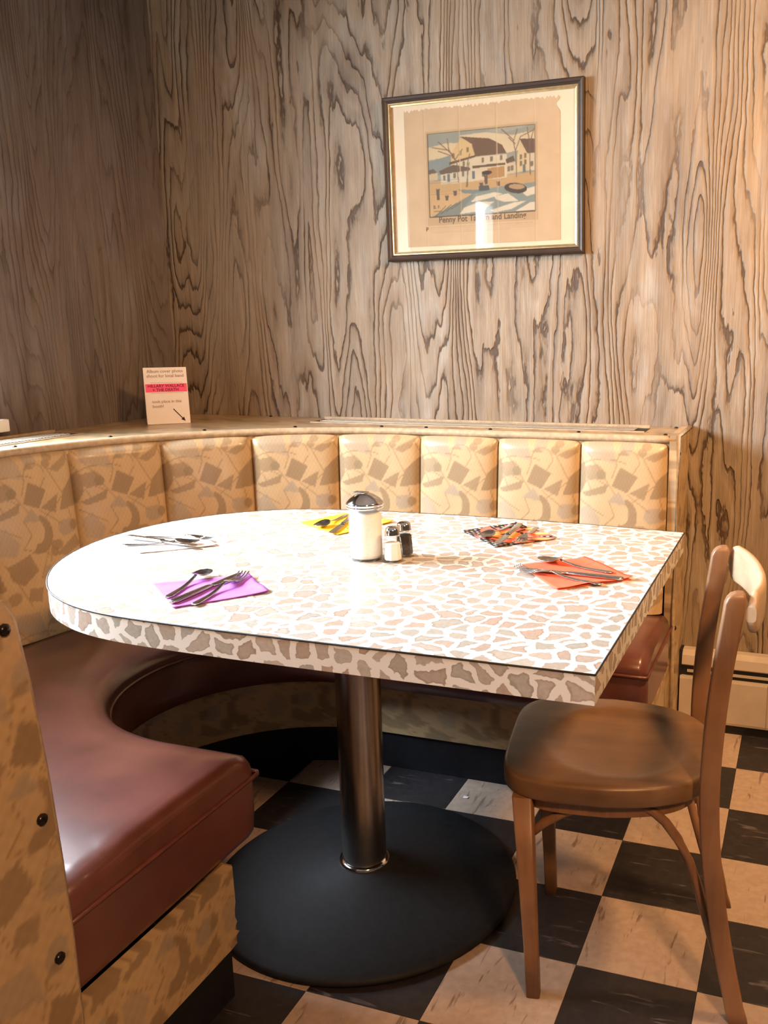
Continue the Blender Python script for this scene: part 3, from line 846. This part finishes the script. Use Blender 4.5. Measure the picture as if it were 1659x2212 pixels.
for s_ in (-1, 1):
    rect_sweep('front_leg', [(-.186, s_ * .157, 0), (-.190, s_ * .158, .1), (-.205, s_ * .162, .404)], [.0125, .013, .0175], [.0125, .013, .0175], chair)
zb = [0, .07, .134, .20, .268, .33, .398, .46, .525, .607, .688, .74, .768, .780, .786]
bb_ = [.178, .160, .147, .135, .125, .117, .112, .111, .114, .119, .129, .136, .141, .143, .144]
hb = [.0165] * 10 + [.0165, .0165, .0155, .012, .006]
for s_ in (-1, 1):
    zz = np.linspace(0, .765, 30).tolist() + [.774, .780, .784]
    bq = np.interp(zz, zb, bb_); bq = np.convolve(np.pad(bq, 2, mode='edge'), np.ones(5) / 5, 'valid'); bq[0] = .178; bq[-1] = .145
    hq = [.0165] * 30 + [.0150, .0115, .006]
    hw_ = [.0115] * 31 + [.0105, .007]
    rect_sweep('rear_leg', [(b_, s_ * (.168 - .012 * z), z) for b_, z in zip(bq, zz)], hq, hw_, chair)
# bowed top rail behind the posts
rings = []
for t in np.linspace(-1, 1, 41):
    w = t * .172
    bow = .030 * (1 - abs(t) ** 2.4)
    b0 = .155 + bow
    # direction of the bow in plan
    dt = 1e-3; b1 = .155 + .030 * (1 - min(1, abs(t + dt)) ** 2.4)
    tx, ty = b1 - b0, dt * .172; L = math.hypot(tx, ty); nx_, ny_ = ty / L, -tx / L
    edge = min(1.0, (1 - abs(t)) / .10); hz_ = .030 * math.sqrt(max(0.05, 1 - (1 - edge) ** 2)) + .006
    ring = []
    for q in range(14):
        a = 2 * math.pi * q / 14
        e = .55
        cx = math.copysign(abs(math.cos(a)) ** e, math.cos(a)) * .0085; cz = math.copysign(abs(math.sin(a)) ** e, math.sin(a)) * hz_
        ring.append((b0 + .0085 + nx_ * cx, w + ny_ * cx, .750 + cz + .10 * cx))
    rings.append(ring)
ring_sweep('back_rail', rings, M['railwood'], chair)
# bent braces
bz = [(-.198, .318), (-.17, .345), (-.138, .366), (-.10, .386), (-.071, .3945), (-.037, .3985), (-.007, .396), (.02, .384), (.042, .365), (.064, .335), (.083, .298), (.100, .25), (.114, .20), (.127, .155), (.140, .112)]
for s_ in (-1, 1):
    tube('bent_brace', [(b_, s_ * .146, z - .004) for b_, z in bz], .0085, M['chairwood'], chair, 10)

# ------------------------------------------------------------------ baseboard heater
heat = empty('baseboard_heater', (0.6, YW, 0))
tag(heat, 'long low cream baseboard heater with a dark slot along the back wall', 'heater')
hx0, hx1 = -.318 - .6, 1.9 - .6
prof = [(-.002, .032), (-.058, .032), (-.060, .040), (-.060, .165), (-.058, .172), (-.002, .172)]
prism('front_cover', prof, 'x', hx0, hx1, M['heater'], heat)
prism('top_cover', [(-.002, .205), (-.052, .205), (-.056, .209), (-.050, .236), (-.030, .248), (-.002, .248)], 'x', hx0 + .004, hx1, M['heater'], heat)
box('slot', hx0 + .004, hx1, -.045, -.002, .170, .207, M['black'], heat)
box('damper', hx0 + .02, hx1 - .02, -.052, -.044, .184, .191, M['heater'], heat)
box('foot', hx0 + .03, hx1 - .03, -.045, -.003, 0, .034, M['black'], heat)
box('end_gap', hx0 - .006, hx0 + .004, -.050, -.002, .165, .25, M['black'], heat)
for k in range(4): box('cover_joint', hx0 + .255 + .5 * k, hx0 + .257 + .5 * k, -.0612, -.059, .033, .171, M['greyink'], heat)

# ------------------------------------------------------------------ framed print on the back wall
pic = empty('framed_picture', (-.9545, YW, 1.6455)); pic.rotation_euler = (0, 0.0, 0)
pic.rotation_euler = (0, -0.0115, 0)
tag(pic, 'old tavern and river print in a dark wood frame hung on the plywood wall', 'picture')
PW, PH = .311, .237
def mould(name, w0, h0, steps, mat):
    """steps: list of (inset, y) cross-section points; mitred moulding around the rectangle"""
    rings = []
    for ins, y in steps:
        rings.append([(-w0 + ins, y, -h0 + ins), (w0 - ins, y, -h0 + ins), (w0 - ins, y, h0 - ins), (-w0 + ins, y, h0 - ins)])
    return ring_sweep(name, rings, mat, pic, smooth=False, caps=False)
mould('frame', PW, PH, [(0, -.001), (0, -.020), (.004, -.024), (.010, -.021), (.013, -.022), (.018, -.018), (.018, -.001)], M['frame'])
mould('gold_lip', PW - .017, PH - .017, [(0, -.006), (0, -.0175), (.004, -.0175), (.006, -.0135), (.010, -.0125), (.010, -.006)], M['gold'])
box('mat_board', -PW + .02, PW - .02, -.008, -.003, -PH + .02, PH - .02, M['mat'], pic)
box('glass_pane', -PW + .024, PW - .024, -.0122, -.0112, -PH + .024, PH - .024, M['glass'], pic)
iw, ih = 2 * (PW - .027), 2 * (PH - .027)      # visible inner size
pr = Raster(330, int(330 * .395 / .485), (0.62, 0.46, 0.285))
AR = .395 / .485
# the sheet: unit width 1 = .485 m
def sk(p): return [(.155 + x * .690, .150 + y * .610) for x, y in p]     # print area coords: x 0..1, y 0..0.8
pr.poly([(.14, .135), (.86, .135), (.86, .690), (.14, .690)], (0.52, 0.375, 0.215))
inkc = (0.10, .075, .05)
pr.poly(sk([(0, 0), (1, 0), (1, .72), (0, .72)]), (0.30, 0.315, 0.26))       # sky
pr.poly(sk([(0, .13), (.18, .10), (.45, .12), (.30, .22), (0, .25)]), (.62, .50, .31))
pr.poly(sk([(.30, .04), (.55, .03), (.8, .08), (1, .05), (1, .2), (.75, .24), (.5, .15)]), (.62, .51, .33))
pr.poly(sk([(.55, .02), (.72, 0), (.95, .0), (.7, .06)]), (.36, .36, .29))
pr.poly(sk([(0, .27), (.2, .22), (.4, .27), (.4, .40), (0, .40)]), (.235, .27, .25))
pr.poly(sk([(0, .46), (1, .44), (1, .56), (.45, .60), (0, .60)]), (.50, .335, .16))   # bank
pr.poly(sk([(0, .57), (.35, .575), (.42, .61), (.05, .80), (0, .80)]), (.55, .37, .19))
# houses
pr.poly(sk([(.22, .20), (.32, .06), (.41, .12), (.45, .24), (.22, .28)]), (.60, .435, .21))
pr.poly(sk([(.31, .05), (.58, .09), (.70, .16), (.74, .24), (.45, .25), (.42, .13)]), (.165, .105, .065))
pr.poly(sk([(.22, .28), (.45, .25), (.74, .25), (.74, .47), (.22, .49)]), (.60, .52, .36))
pr.poly(sk([(.20, .285), (.45, .235), (.45, .255), (.20, .31)]), (.13, .09, .06)); pr.poly(sk([(.42, .335), (.73, .33), (.73, .35), (.42, .36)]), (.14, .10, .06))
pr.poly(sk([(.10, .36), (.24, .31), (.40, .35), (.40, .38), (.12, .40)]), (.15, .11, .075)); pr.poly(sk([(.12, .395), (.40, .375), (.40, .475), (.12, .49)]), (.56, .51, .38))
pr.poly(sk([(.0, .345), (.05, .335), (.085, .375), (.0, .39)]), (.16, .12, .09)); pr.poly(sk([(.0, .385), (.085, .375), (.085, .45), (0, .455)]), (.52, .42, .26))
pr.poly(sk([(.56, .37), (.72, .36), (.72, .46), (.56, .47)]), (.42, .24, .10))
pr.poly(sk([(.84, .26), (.87, .13), (.93, .25), (.93, .42), (.83, .43)]), (.60, .47, .27)); pr.poly(sk([(.86, .12), (1.0, .13), (1, .26), (.93, .26)]), (.155, .105, .07))
pr.poly(sk([(.93, .26), (1, .26), (1, .42), (.93, .42)]), (.58, .50, .34)); pr.poly(sk([(.73, .30), (.80, .27), (.82, .32), (.74, .34)]), (.14, .10, .07)); pr.poly(sk([(.74, .34), (.83, .33), (.83, .43), (.74, .44)]), (.55, .46, .30))
for x, y in [(.24, .225), (.31, .205), (.38, .18), (.52, .29), (.60, .285), (.69, .28), (.34, .31), (.15, .43), (.25, .415), (.33, .405), (.52, .42), (.87, .29), (.91, .28), (.87, .35), (.91, .34), (.76, .39), (.79, .385), (.97, .36)]:
    pr.poly(sk([(x - .012, y - .022), (x + .012, y - .026), (x + .012, y + .022), (x - .012, y + .024)]), (.17, .13, .09), .9)
for x, y in [(.19, .435), (.43, .425), (.90, .40)]:
    pr.poly(sk([(x - .012, y - .04), (x + .014, y - .042), (x + .014, y + .035), (x - .012, y + .037)]), (.15, .19, .20))
# river
pr.poly(sk([(.42, .60), (.62, .555), (1, .53), (1, .80), (.04, .80), (.25, .70)]), (.245, .29, .26))
for c in [[(.45, .63), (.62, .60), (.70, .62), (.55, .66), (.40, .68)], [(.62, .64), (.75, .62), (.85, .70), (.72, .70), (.64, .67)], [(.30, .74), (.48, .68), (.62, .69), (.50, .77), (.28, .79)],
          [(.58, .77), (.80, .71), (.92, .70), (.78, .77), (.62, .795)], [(.86, .60), (1, .57), (1, .64), (.92, .66)], [(.82, .79), (.95, .72), (1, .72), (1, .79)]]:
    pr.poly(sk(c), (.66, .585, .44))
pr.poly(sk([(.28, .55), (.45, .565), (.56, .55), (.58, .58), (.42, .60), (.33, .59)]), (.20, .23, .22)); pr.poly(sk([(.48, .53), (.57, .53), (.58, .575), (.48, .58)]), (.10, .11, .11))
pr.ell(.155 + .82 * .69, .150 + .575 * .61, .072, .030, (.085, .07, .055), 1, .15); pr.ell(.155 + .83 * .69, .150 + .562 * .61, .050, .015, (.40, .28, .15), 1, .1)
pr.poly(sk([(.02, .80), (.30, .66), (.42, .60), (.42, .62), (.28, .80)]), (.215, .235, .20))
for k in range(4): pr.line(sk([(.06 + .05 * k, .795 - .02 * k), (.16 + .05 * k, .70 - .01 * k)]), .004, (.10, .10, .08))
# figures and trees
for x, y, h_ in [(.085, .53, .11), (.17, .60, .05), (.25, .56, .05), (.545, .43, .09), (.50, .50, .05), (.66, .50, .045)]:
    pr.poly(sk([(x - .018, y), (x + .018, y), (x + .014, y + h_), (x - .01, y + h_)]), (.13, .10, .075)); pr.ell(.155 + x * .69, .150 + (y - .012) * .61, .009, .009, (.5, .33, .18))
pr.ell(.155 + .555 * .69, .150 + .41 * .61, .033, .012, (.07, .06, .05))
for tr in [[(.285, .48), (.275, .30), (.24, .22), (.10, .08)], [(.275, .30), (.20, .16), (.19, .06)], [(.24, .23), (.10, .17)], [(.26, .26), (.33, .17)], [(.37, .53), (.375, .30), (.40, .22)], [(.36, .53), (.39, .3)],
           [(.83, .47), (.825, .25), (.80, .12), (.70, .02)], [(.825, .22), (.87, .10), (.99, .05)], [(.82, .16), (.76, .10)], [(.955, .46), (.95, .15), (.93, .02)], [(.95, .18), (.99, .04)], [(.81, .13), (.84, .03)], [(.20, .17), (.04, .13)]]:
    pr.line(sk(tr), .0065, (.20, .14, .09), .9)
pr.line(sk([(0, 0), (1, 0), (1, .80), (0, .80), (0, 0)]), .006, inkc)
for y in (.47, .445, .58): pr.line(sk([(0, y + .0), (.3, y + .01)]), .003, (.2, .15, .1), .6)
for k, (x0, x1) in enumerate([(.16, .85), (.15, .86), (.15, .85), (.16, .70)]):
    for x in np.arange(x0, x1 - .02, .016): pr.line([(x, .703 + k * .011), (x + .011, .703 + k * .011)], .0035, (.42, .30, .18), .55)
for x in (.186, .200, .213, .226): pr.line([(x, .606), (x + .007, .606)], .007, inkc, .6)
# folds in the old sheet
for x in (.13, .36, .60, .84):
    pr.line([(x, 0), (x + .003, 1)], .004, (.44, .31, .17), .5); pr.line([(x + .006, 0), (x + .009, 1)], .005, (.70, .55, .36), .5)
nu_, nv_ = 300, 246
u = np.linspace(0, 1, nu_); v = np.linspace(0, AR, nv_)
U, V = np.meshgrid(u, v, indexing='ij')
tear = .006 * np.sin(U * 37) * np.sin(U * 91 + 1) + .004 * np.sin(U * 140)
Pz = .198 - V * .485; tw_ = np.clip(1 - np.arange(nv_) / 16, 0, 1)[None, :]; Pz -= np.abs(tear) * .9 * tw_; Px = (U - .5) * .485
Px[-14:, :30] -= (np.linspace(0, 1, 14)[:, None]) * .012 * np.sin(np.linspace(0, math.pi, 30))[None, :] ** 2
G = np.stack([Px - .003, np.full_like(U, -.0088), Pz], -1)
sheet = grid_obj('print_sheet', G, M['print'], pic, np.clip(pr.sample(np.clip(U, .002, .997), np.clip(V, .003, AR - .003)), 0, 1) * np.array([.74, .72, .70]), flip=False, smooth=False)

def text_obj(name, s, size, mat, parent, M4, align='CENTER', sx=1.0, bold=0.0):
    cu = bpy.data.curves.new(name, 'FONT'); cu.body = s; cu.size = size; cu.align_x = align; cu.offset = bold
    cu.resolution_u = 3; cu.fill_mode = 'FRONT'
    t = bpy.data.objects.new(name, cu); col.objects.link(t)
    dg = bpy.context.evaluated_depsgraph_get()
    me = bpy.data.meshes.new_from_object(t.evaluated_get(dg)); bpy.data.objects.remove(t)
    me.materials.clear(); me.materials.append(mat); me.transform(Matrix.Diagonal((sx, 1, 1, 1)))
    o = link(bpy.data.objects.new(name, me), parent); o.matrix_local = M4
    return o
RX = Matrix.Rotation(math.pi / 2, 4, 'X')
def at_sheet(u, v, y=-.0093): return Matrix.Translation(((u - .5) * .485 - .003, y, .198 - v * .485)) @ RX
text_obj('title_lettering', 'Penny Pot Tavern and Landing', .0245, M['ink'], sheet, at_sheet(.50, .675), sx=.92, bold=.00045)
text_obj('initials_lettering', 'B. F.', .0135, M['ink'], sheet, at_sheet(.205, .590), bold=.0003)
text_obj('drop_capital', 'P', .017, M['ink'], sheet, at_sheet(.135, .722), bold=.0002)

# ------------------------------------------------------------------ standing card on the ledge
a_, b_ = Vector((-1.944, 2.324, LZ + .001)), Vector((-1.850, 2.408, LZ + .001))
ex = (b_ - a_).normalized(); cw = .128; ch = .176
ctr = (a_ + b_) / 2
card = empty('standing_card', ctr); card.rotation_euler = (0, 0, math.atan2(ex.y, ex.x))
tag(card, 'white notice card with a pink highlighted line standing on the corner ledge', 'sign')
lean = Matrix.Rotation(math.radians(-9), 4, 'X')
bm = bmesh.new(); bm_box(bm, -cw / 2, cw / 2, 0, .0012, 0, ch)
bmesh.ops.transform(bm, matrix=Matrix.Rotation(math.radians(0.0), 4, 'Y') @ lean, verts=bm.verts[:])
front = from_bm('card_front', bm, M['paper'], card)
bm = bmesh.new(); bm_box(bm, -cw / 2, cw / 2, .046, .0472, 0, .17)
bmesh.ops.transform(bm, matrix=Matrix.Translation((0, .006, .0)) @ Matrix.Rotation(math.radians(0), 4, 'X'), verts=bm.verts[:])
bm.verts.ensure_lookup_table()
for v in bm.verts:
    if v.co.z > .1: v.co.y -= .024
    
from_bm('card_back', bm, M['paper'], card)
def at_card(x, z, off=-.0008): return lean @ Matrix.Translation((x, off, z)) @ RX
bm = bmesh.new(); bm_box(bm, -cw / 2 + .003, cw / 2 - .002, -.0006, 0, .0995, .1250)
bmesh.ops.transform(bm, matrix=lean, verts=bm.verts[:])
hl = from_bm('highlight_band', bm, M['pink'], front)
for s_, z, sz in (('Album cover photo', .160, .0135), ('shoot for local band', .1455, .0135)):
    text_obj('lettering', s_, sz, M['greyink'], front, at_card(.0, z), bold=.0002)
text_obj('lettering', 'HILLARY WALLACE', .0125, M['redink'], front, at_card(.0, .1145), bold=.0003)
text_obj('lettering', '+ THE DEATH', .0125, M['redink'], front, at_card(-.002, .1022), bold=.0003)
text_obj('lettering', 'took place in this', .0125, M['greyink'], front, at_card(-.045, .066), 'LEFT', bold=.0002)
text_obj('lettering', 'booth!', .0125, M['greyink'], front, at_card(-.045, .0515), 'LEFT', bold=.0002)
bm = bmesh.new()
for z in (.0965, .1285): bm_box(bm, -.046, .050, -.0006, 0, z - .0004, z + .0004)
bmesh.ops.transform(bm, matrix=lean, verts=bm.verts[:]); from_bm('rule_line', bm, M['greyink'], front)
bm = bmesh.new(); pa, pb = Vector((.016, 0, .046)), Vector((.045, 0, .012)); d = (pb - pa).normalized(); nn = Vector((-d.z, 0, d.x))
for quad in ([pa + nn * .0014, pb + nn * .0014, pb - nn * .0014, pa - nn * .0014], [pb + d * .007, pb - d * .006 + nn * .006, pb - d * .006 - nn * .006]):
    bm.faces.new([bm.verts.new((v.x, -.0008, v.z)) for v in quad])
bmesh.ops.transform(bm, matrix=lean, verts=bm.verts[:]); from_bm('arrow', bm, M['blackink'], front)

# ------------------------------------------------------------------ condiments
sug = empty('sugar_dispenser', (-.841, 1.628, ZT))
tag(sug, 'tall glass sugar dispenser with a chrome pour lid in the middle of the table', 'sugar dispenser')
lathe('glass_jar', [(.0, .0), (.031, .0), (.0345, .003), (.0352, .012), (.0352, .100), (.0345, .108), (.0335, .112)], M['jar'], sug, 48, caps=False)
lathe('jar_base_ring', [(.0348, .001), (.0362, .004), (.0362, .009), (.0352, .012)], M['jar'], sug, 48, caps=False)
lathe('sugar', [(.0, .006), (.0315, .006), (.0325, .011), (.0325, .092), (.029, .098), (.0, .102)], M['sugar'], sug, 40, caps=False)
lid = lathe('lid', [(.0345, .107), (.0372, .1085), (.0374, .1115), (.0366, .1130), (.0384, .1145), (.0386, .1180), (.0370, .1205), (.0315, .1262), (.0240, .1315), (.0170, .1355), (.0120, .1375), (.0, .1382)], M['chrome'], sug, 48, caps=False)
bm = bmesh.new(); bm_box(bm, -.024, .006, -.011, .011, .1372, .1396)
bmesh.ops.bevel(bm, geom=bm.edges[:], offset=.001, segments=2, affect='EDGES'); from_bm('pour_flap', bm, M['chrome'], lid)

def shaker(name, label, loc, fillmat, level, fillname):
    s_ = empty(name, loc, .25); tag(s_, label, 'shaker', 'glass shakers beside the sugar dispenser')
    lathe('glass_body', [(.0, .0), (.0205, .0), (.0215, .003), (.0198, .030), (.0170, .050), (.0140, .056), (.0140, .060)], M['jar'], s_, 8, smooth=False, caps=False)
    lathe(fillname, [(.0, .006), (.0172, .006), (.0178, .010), (.0168 - .0018 * level / .05, level), (.0, level + .001)], fillmat, s_, 8, smooth=False, caps=False)
    lathe('cap', [(.0145, .054), (.0158, .055), (.0158, .058), (.0148, .060), (.0148, .065), (.0135, .070), (.009, .0735), (.0, .0745)], M['chrome'], s_, 32, caps=False)
shaker('salt_shaker', 'small glass shaker of white salt with a chrome cap beside the sugar dispenser', (-.779, 1.622, ZT), M['salt'], .040, 'salt')
shaker('pepper_shaker', 'small glass shaker of dark pepper with a chrome cap behind the salt shaker', (-.776, 1.672, ZT), M['pepper'], .046, 'pepper')

# ------------------------------------------------------------------ napkins with flatware
def napkin(name, label, corners, mat, seed, colorfn=None, nn=26):
    c = np.array(corners); cen = c.mean(0)
    r_ = np.random.default_rng(seed)
    o = empty(name, (cen[0], cen[1], ZT)); tag(o, label, 'napkin', 'paper napkins laid on the table')
    for lay in range(2):
        s = np.linspace(0, 1, nn); A, B = np.meshgrid(s, s, indexing='ij')
        sc = 1.0 - .02 * (1 - lay)
        p = ((1 - A)[..., None] * (1 - B)[..., None] * c[0] + A[..., None] * (1 - B)[..., None] * c[1] + A[..., None] * B[..., None] * c[2] + (1 - A)[..., None] * B[..., None] * c[3] - cen) * sc
        z = .0010 + .0012 * lay + .0006 * np.sin(A * 7 + seed) * np.cos(B * 6) + (.004 * np.clip((A - .82) / .18, 0, 1) ** 2 * (.4 + .6 * np.sin(B * 5 + seed) ** 2) + .003 * np.clip((.14 - B) / .14, 0, 1) ** 2) * lay
        z += (.0009 * (np.abs(A - .5) < .02) + .0007 * (np.abs(B - .5) < .02)) * lay
        G = np.concatenate([p, z[..., None]], -1)
        cols = colorfn(A, B) if colorfn else None
        g = grid_obj('sheet_layer', G, mat, o, cols, flip=True)
        md = g.modifiers.new('thick', 'SOLIDIFY'); md.thickness = .0004; md.offset = 1
    return o

def strip(prof, mat_name, parent, k=9):
    """prof: list of (x, halfwidth, zmid, dish, thick) -> closed lens-shaped bar along x"""
    rings = []
    for x, hw, z, dsh, th in prof:
        t = np.linspace(-1, 1, k)
        topl = [(x, hw * q, z + dsh * q * q + th * math.sqrt(max(0.0, 1 - q ** 4)) * .5) for q in t]
        bot = [(x, hw * q, z + dsh * q * q - th * math.sqrt(max(0.0, 1 - q ** 4)) * .5) for q in t[::-1][1:-1]]
        rings.append(topl + bot)
    return ring_sweep(mat_name, rings, M['flatware'], parent)

def place(o, tip, end, z, L):
    tip, end = np.array(tip), np.array(end); d = tip - end; ang = math.atan2(d[1], d[0])
    mid = (tip + end) / 2; st = mid - L / 2 * d / np.linalg.norm(d)
    o.location = (st[0], st[1], z); o.rotation_euler = (0, 0, ang)

def handle_prof(L0, L1, w0, w1, zend):
    out = []
    for t in np.linspace(0, 1, 14):
        x = L0 + (L1 - L0) * t
        hw = w0 * (1 - t) ** 1.2 + w1 * (1 - (1 - t) ** 1.2)
        if t < .05: hw *= .55
        out.append((x, hw, .0016 + .0085 * max(0, (t - .45) / .55) ** 2 * zend, 0, .0024 + .0008 * t))
    return out
def spoon(label, tip, end, z, L=.168):
    o = empty('spoon'); tag(o, label, 'spoon', 'spoons laid on the napkins'); place(o, tip, end, z, L)
    strip(handle_prof(0, L - .052, .0085, .0032, 1.0), 'handle', o)
    pr_ = []
    for t in np.linspace(0, 1, 16):
        hw = .0032 + .0155 * math.sin(math.pi * min(1, t * .92 + .03)) ** .62 if t < .999 else .002
        zc = .0098 * (1 - t) ** 2 + .0030 + .0055 * t ** 2 - .0046 * math.sin(math.pi * t)
        pr_.append((L - .053 + .053 * t, hw, zc, .0055 * math.sin(math.pi * t) ** .8, .0016))
    strip(pr_, 'bowl', o)
    return o
def knife(label, tip, end, z, L=.208):
    o = empty('knife'); tag(o, label, 'knife', 'table knives laid on the napkins'); place(o, tip, end, z, L)
    strip([(0, .0045, .0035, 0, .004), (.006, .0085, .0035, 0, .0062), (.05, .0085, .0035, 0, .0062), (L * .50, .0068, .0035, 0, .0058), (L * .54, .0058, .0032, 0, .005)], 'handle', o)
    strip([(L * .54, .0058, .0030, 0, .0028), (L * .60, .0088, .0028, 0, .0022), (L * .85, .0098, .0026, 0, .0016), (L * .95, .0085, .0026, 0, .0014), (L * .99, .0045, .0026, 0, .0012), (L, .0012, .0026, 0, .001)], 'blade', o)
    return o
def fork(label, tip, end, z, L=.186):
    o = empty('fork'); tag(o, label, 'fork', 'forks laid on the napkins'); place(o, tip, end, z, L)
    strip(handle_prof(0, L - .080, .0085, .0032, 1.0), 'handle', o)
    L0 = L - .081
    pr_ = [(L0, .0032, .0101, 0, .0028), (L0 + .010, .0052, .0095, .0005, .0024), (L0 + .020, .0095, .0078, .001, .002), (L0 + .028, .0118, .0062, .0012, .002), (L0 + .034, .0120, .0052, .0012, .0018)]
    strip(pr_, 'neck', o)
    for k in range(4):
        yy = (k - 1.5) * .0066
        rings = []
        for t in np.linspace(0, 1, 7):
            x = L0 + .032 + (L - L0 - .032) * t; w = .0021 * (1 - .55 * t); z_ = .0054 - .0036 * math.sin(math.pi * t * .8) + .0075 * t ** 2
            rings.append([(x, yy + a * w, z_ + b__ * .0009) for a, b__ in ((1, 1), (-1, 1), (-1, -1), (1, -1))])
        ring_sweep('tine', rings, M['flatware'], o)
    return o

def flower_print(A, B):
    x, y = A + B - 1, A - B                       # x: left tip to right tip, y: top corner to bottom corner
    c = np.zeros(A.shape + (3,)); c[:] = (.012, .010, .012)
    row = np.floor(y * 9 + 50); fx = (x * 8 + .5 * (row % 2)) % 1; fy = (y * 9) % 1
    dash = (np.abs(fx - .5) < .24) & (np.abs(fy - .5) < .20)
    hue = (np.floor(x * 8 + 50) + row) % 3
    c[dash & (hue == 0)] = (.62, .42, .22); c[dash & (hue == 1)] = (.60, .55, .50); c[dash & (hue == 2)] = (.62, .17, .10)
    st = (x > .12 + .25 * np.abs(y)) & (y > -.62)
    k = np.floor((y + 1) * 11) % 4
    c[st & (k == 0)] = (.70, .15, .06); c[st & (k == 1)] = (.80, .48, .10); c[st & (k == 2)] = (.66, .22, .16)
    th = np.arctan2(y, x + .05); r = np.hypot((x + .05) / .62, y / .58)
    fl = r < 1 + .12 * np.cos(5 * th)
    c[fl] = (.70, .15, .09)
    c[fl & (r > .55) & (np.abs(np.sin(2.5 * th + .6)) < .16)] = (.02, .012, .012)
    c[r < .58] = (.82, .26, .06)
    c[(r < .66) & (r > .55) & (np.sin(3 * th) > -.2)] = (.02, .012, .012)
    c[(r < .16)] = (.05, .02, .02)
    return c

NZ = ZT + .0033
napkin('paper_napkin', 'purple paper napkin near the rounded front edge of the table', [(-1.132, 1.323), (-.994, 1.434), (-.896, 1.351), (-.999, 1.217)], M['nap_purple'], 1)
spoon('spoon on the purple napkin', (-1.080, 1.428), (-1.043, 1.253), NZ)
knife('knife between the spoon and fork on the purple napkin', (-1.012, 1.440), (-1.013, 1.229), NZ)
fork('fork on the purple napkin', (-.996, 1.425), (-.972, 1.235), NZ)
napkin('paper_napkin', 'white paper napkin near the rounded left end of the table', [(-1.454, 1.607), (-1.342, 1.731), (-1.205, 1.629), (-1.322, 1.518)], M['nap_white'], 2)
spoon('spoon on the white napkin', (-1.245, 1.622), (-1.402, 1.562), NZ)
knife('knife on the white napkin', (-1.222, 1.588), (-1.437, 1.615), NZ + .004)
fork('fork on the white napkin', (-1.225, 1.665), (-1.405, 1.642), NZ)
napkin('paper_napkin', 'yellow paper napkin behind the sugar dispenser', [(-1.151, 1.887), (-1.095, 2.015), (-.943, 1.974), (-1.003, 1.801)], M['nap_yellow'], 3)
spoon('spoon at the left of the yellow napkin', (-1.075, 1.835), (-1.085, 2.000), NZ)
knife('knife on the yellow napkin behind the sugar dispenser', (-1.018, 1.795), (-1.062, 2.000), NZ)
fork('fork on the yellow napkin hidden behind the sugar dispenser', (-.985, 1.830), (-1.005, 2.010), NZ)
napkin('paper_napkin', 'black napkin printed with orange flowers and dashes near the far edge of the table', [(-.740, 1.918), (-.647, 2.032), (-.514, 1.915), (-.620, 1.799)], M['nap_print'], 4, flower_print, 90)
knife('knife on the black flowered napkin', (-.617, 1.795), (-.628, 2.005), NZ + .003)
fork('fork on the black flowered napkin', (-.576, 1.815), (-.586, 2.000), NZ)
spoon('spoon on the black flowered napkin', (-.668, 1.845), (-.652, 2.010), NZ)
napkin('paper_napkin', 'orange paper napkin near the square right end of the table', [(-.416, 1.766), (-.291, 1.633), (-.408, 1.522), (-.527, 1.665)], M['nap_orange'], 5)
spoon('spoon on the orange napkin', (-.500, 1.706), (-.330, 1.656), NZ)
knife('knife on the orange napkin', (-.512, 1.632), (-.306, 1.614), NZ)
fork('fork on the orange napkin', (-.522, 1.625), (-.330, 1.570), NZ)

# tiny scrap of paper on the floor
sc_ = mobj('paper_scrap', [(-.006, -.005, .001), (.007, -.004, .0025), (.006, .006, .0012), (-.007, .004, .003), (-.006, -.005, .0004), (.007, -.004, .0018), (.006, .006, .0005), (-.007, .004, .0022)],
           [(0, 1, 2, 3), (7, 6, 5, 4), (0, 4, 5, 1), (1, 5, 6, 2), (2, 6, 7, 3), (3, 7, 4, 0)], M['nap_white'])
sc_.location = (-.785, 2.027, 0); tag(sc_, 'tiny white paper scrap on the floor behind the table pedestal', 'scrap')
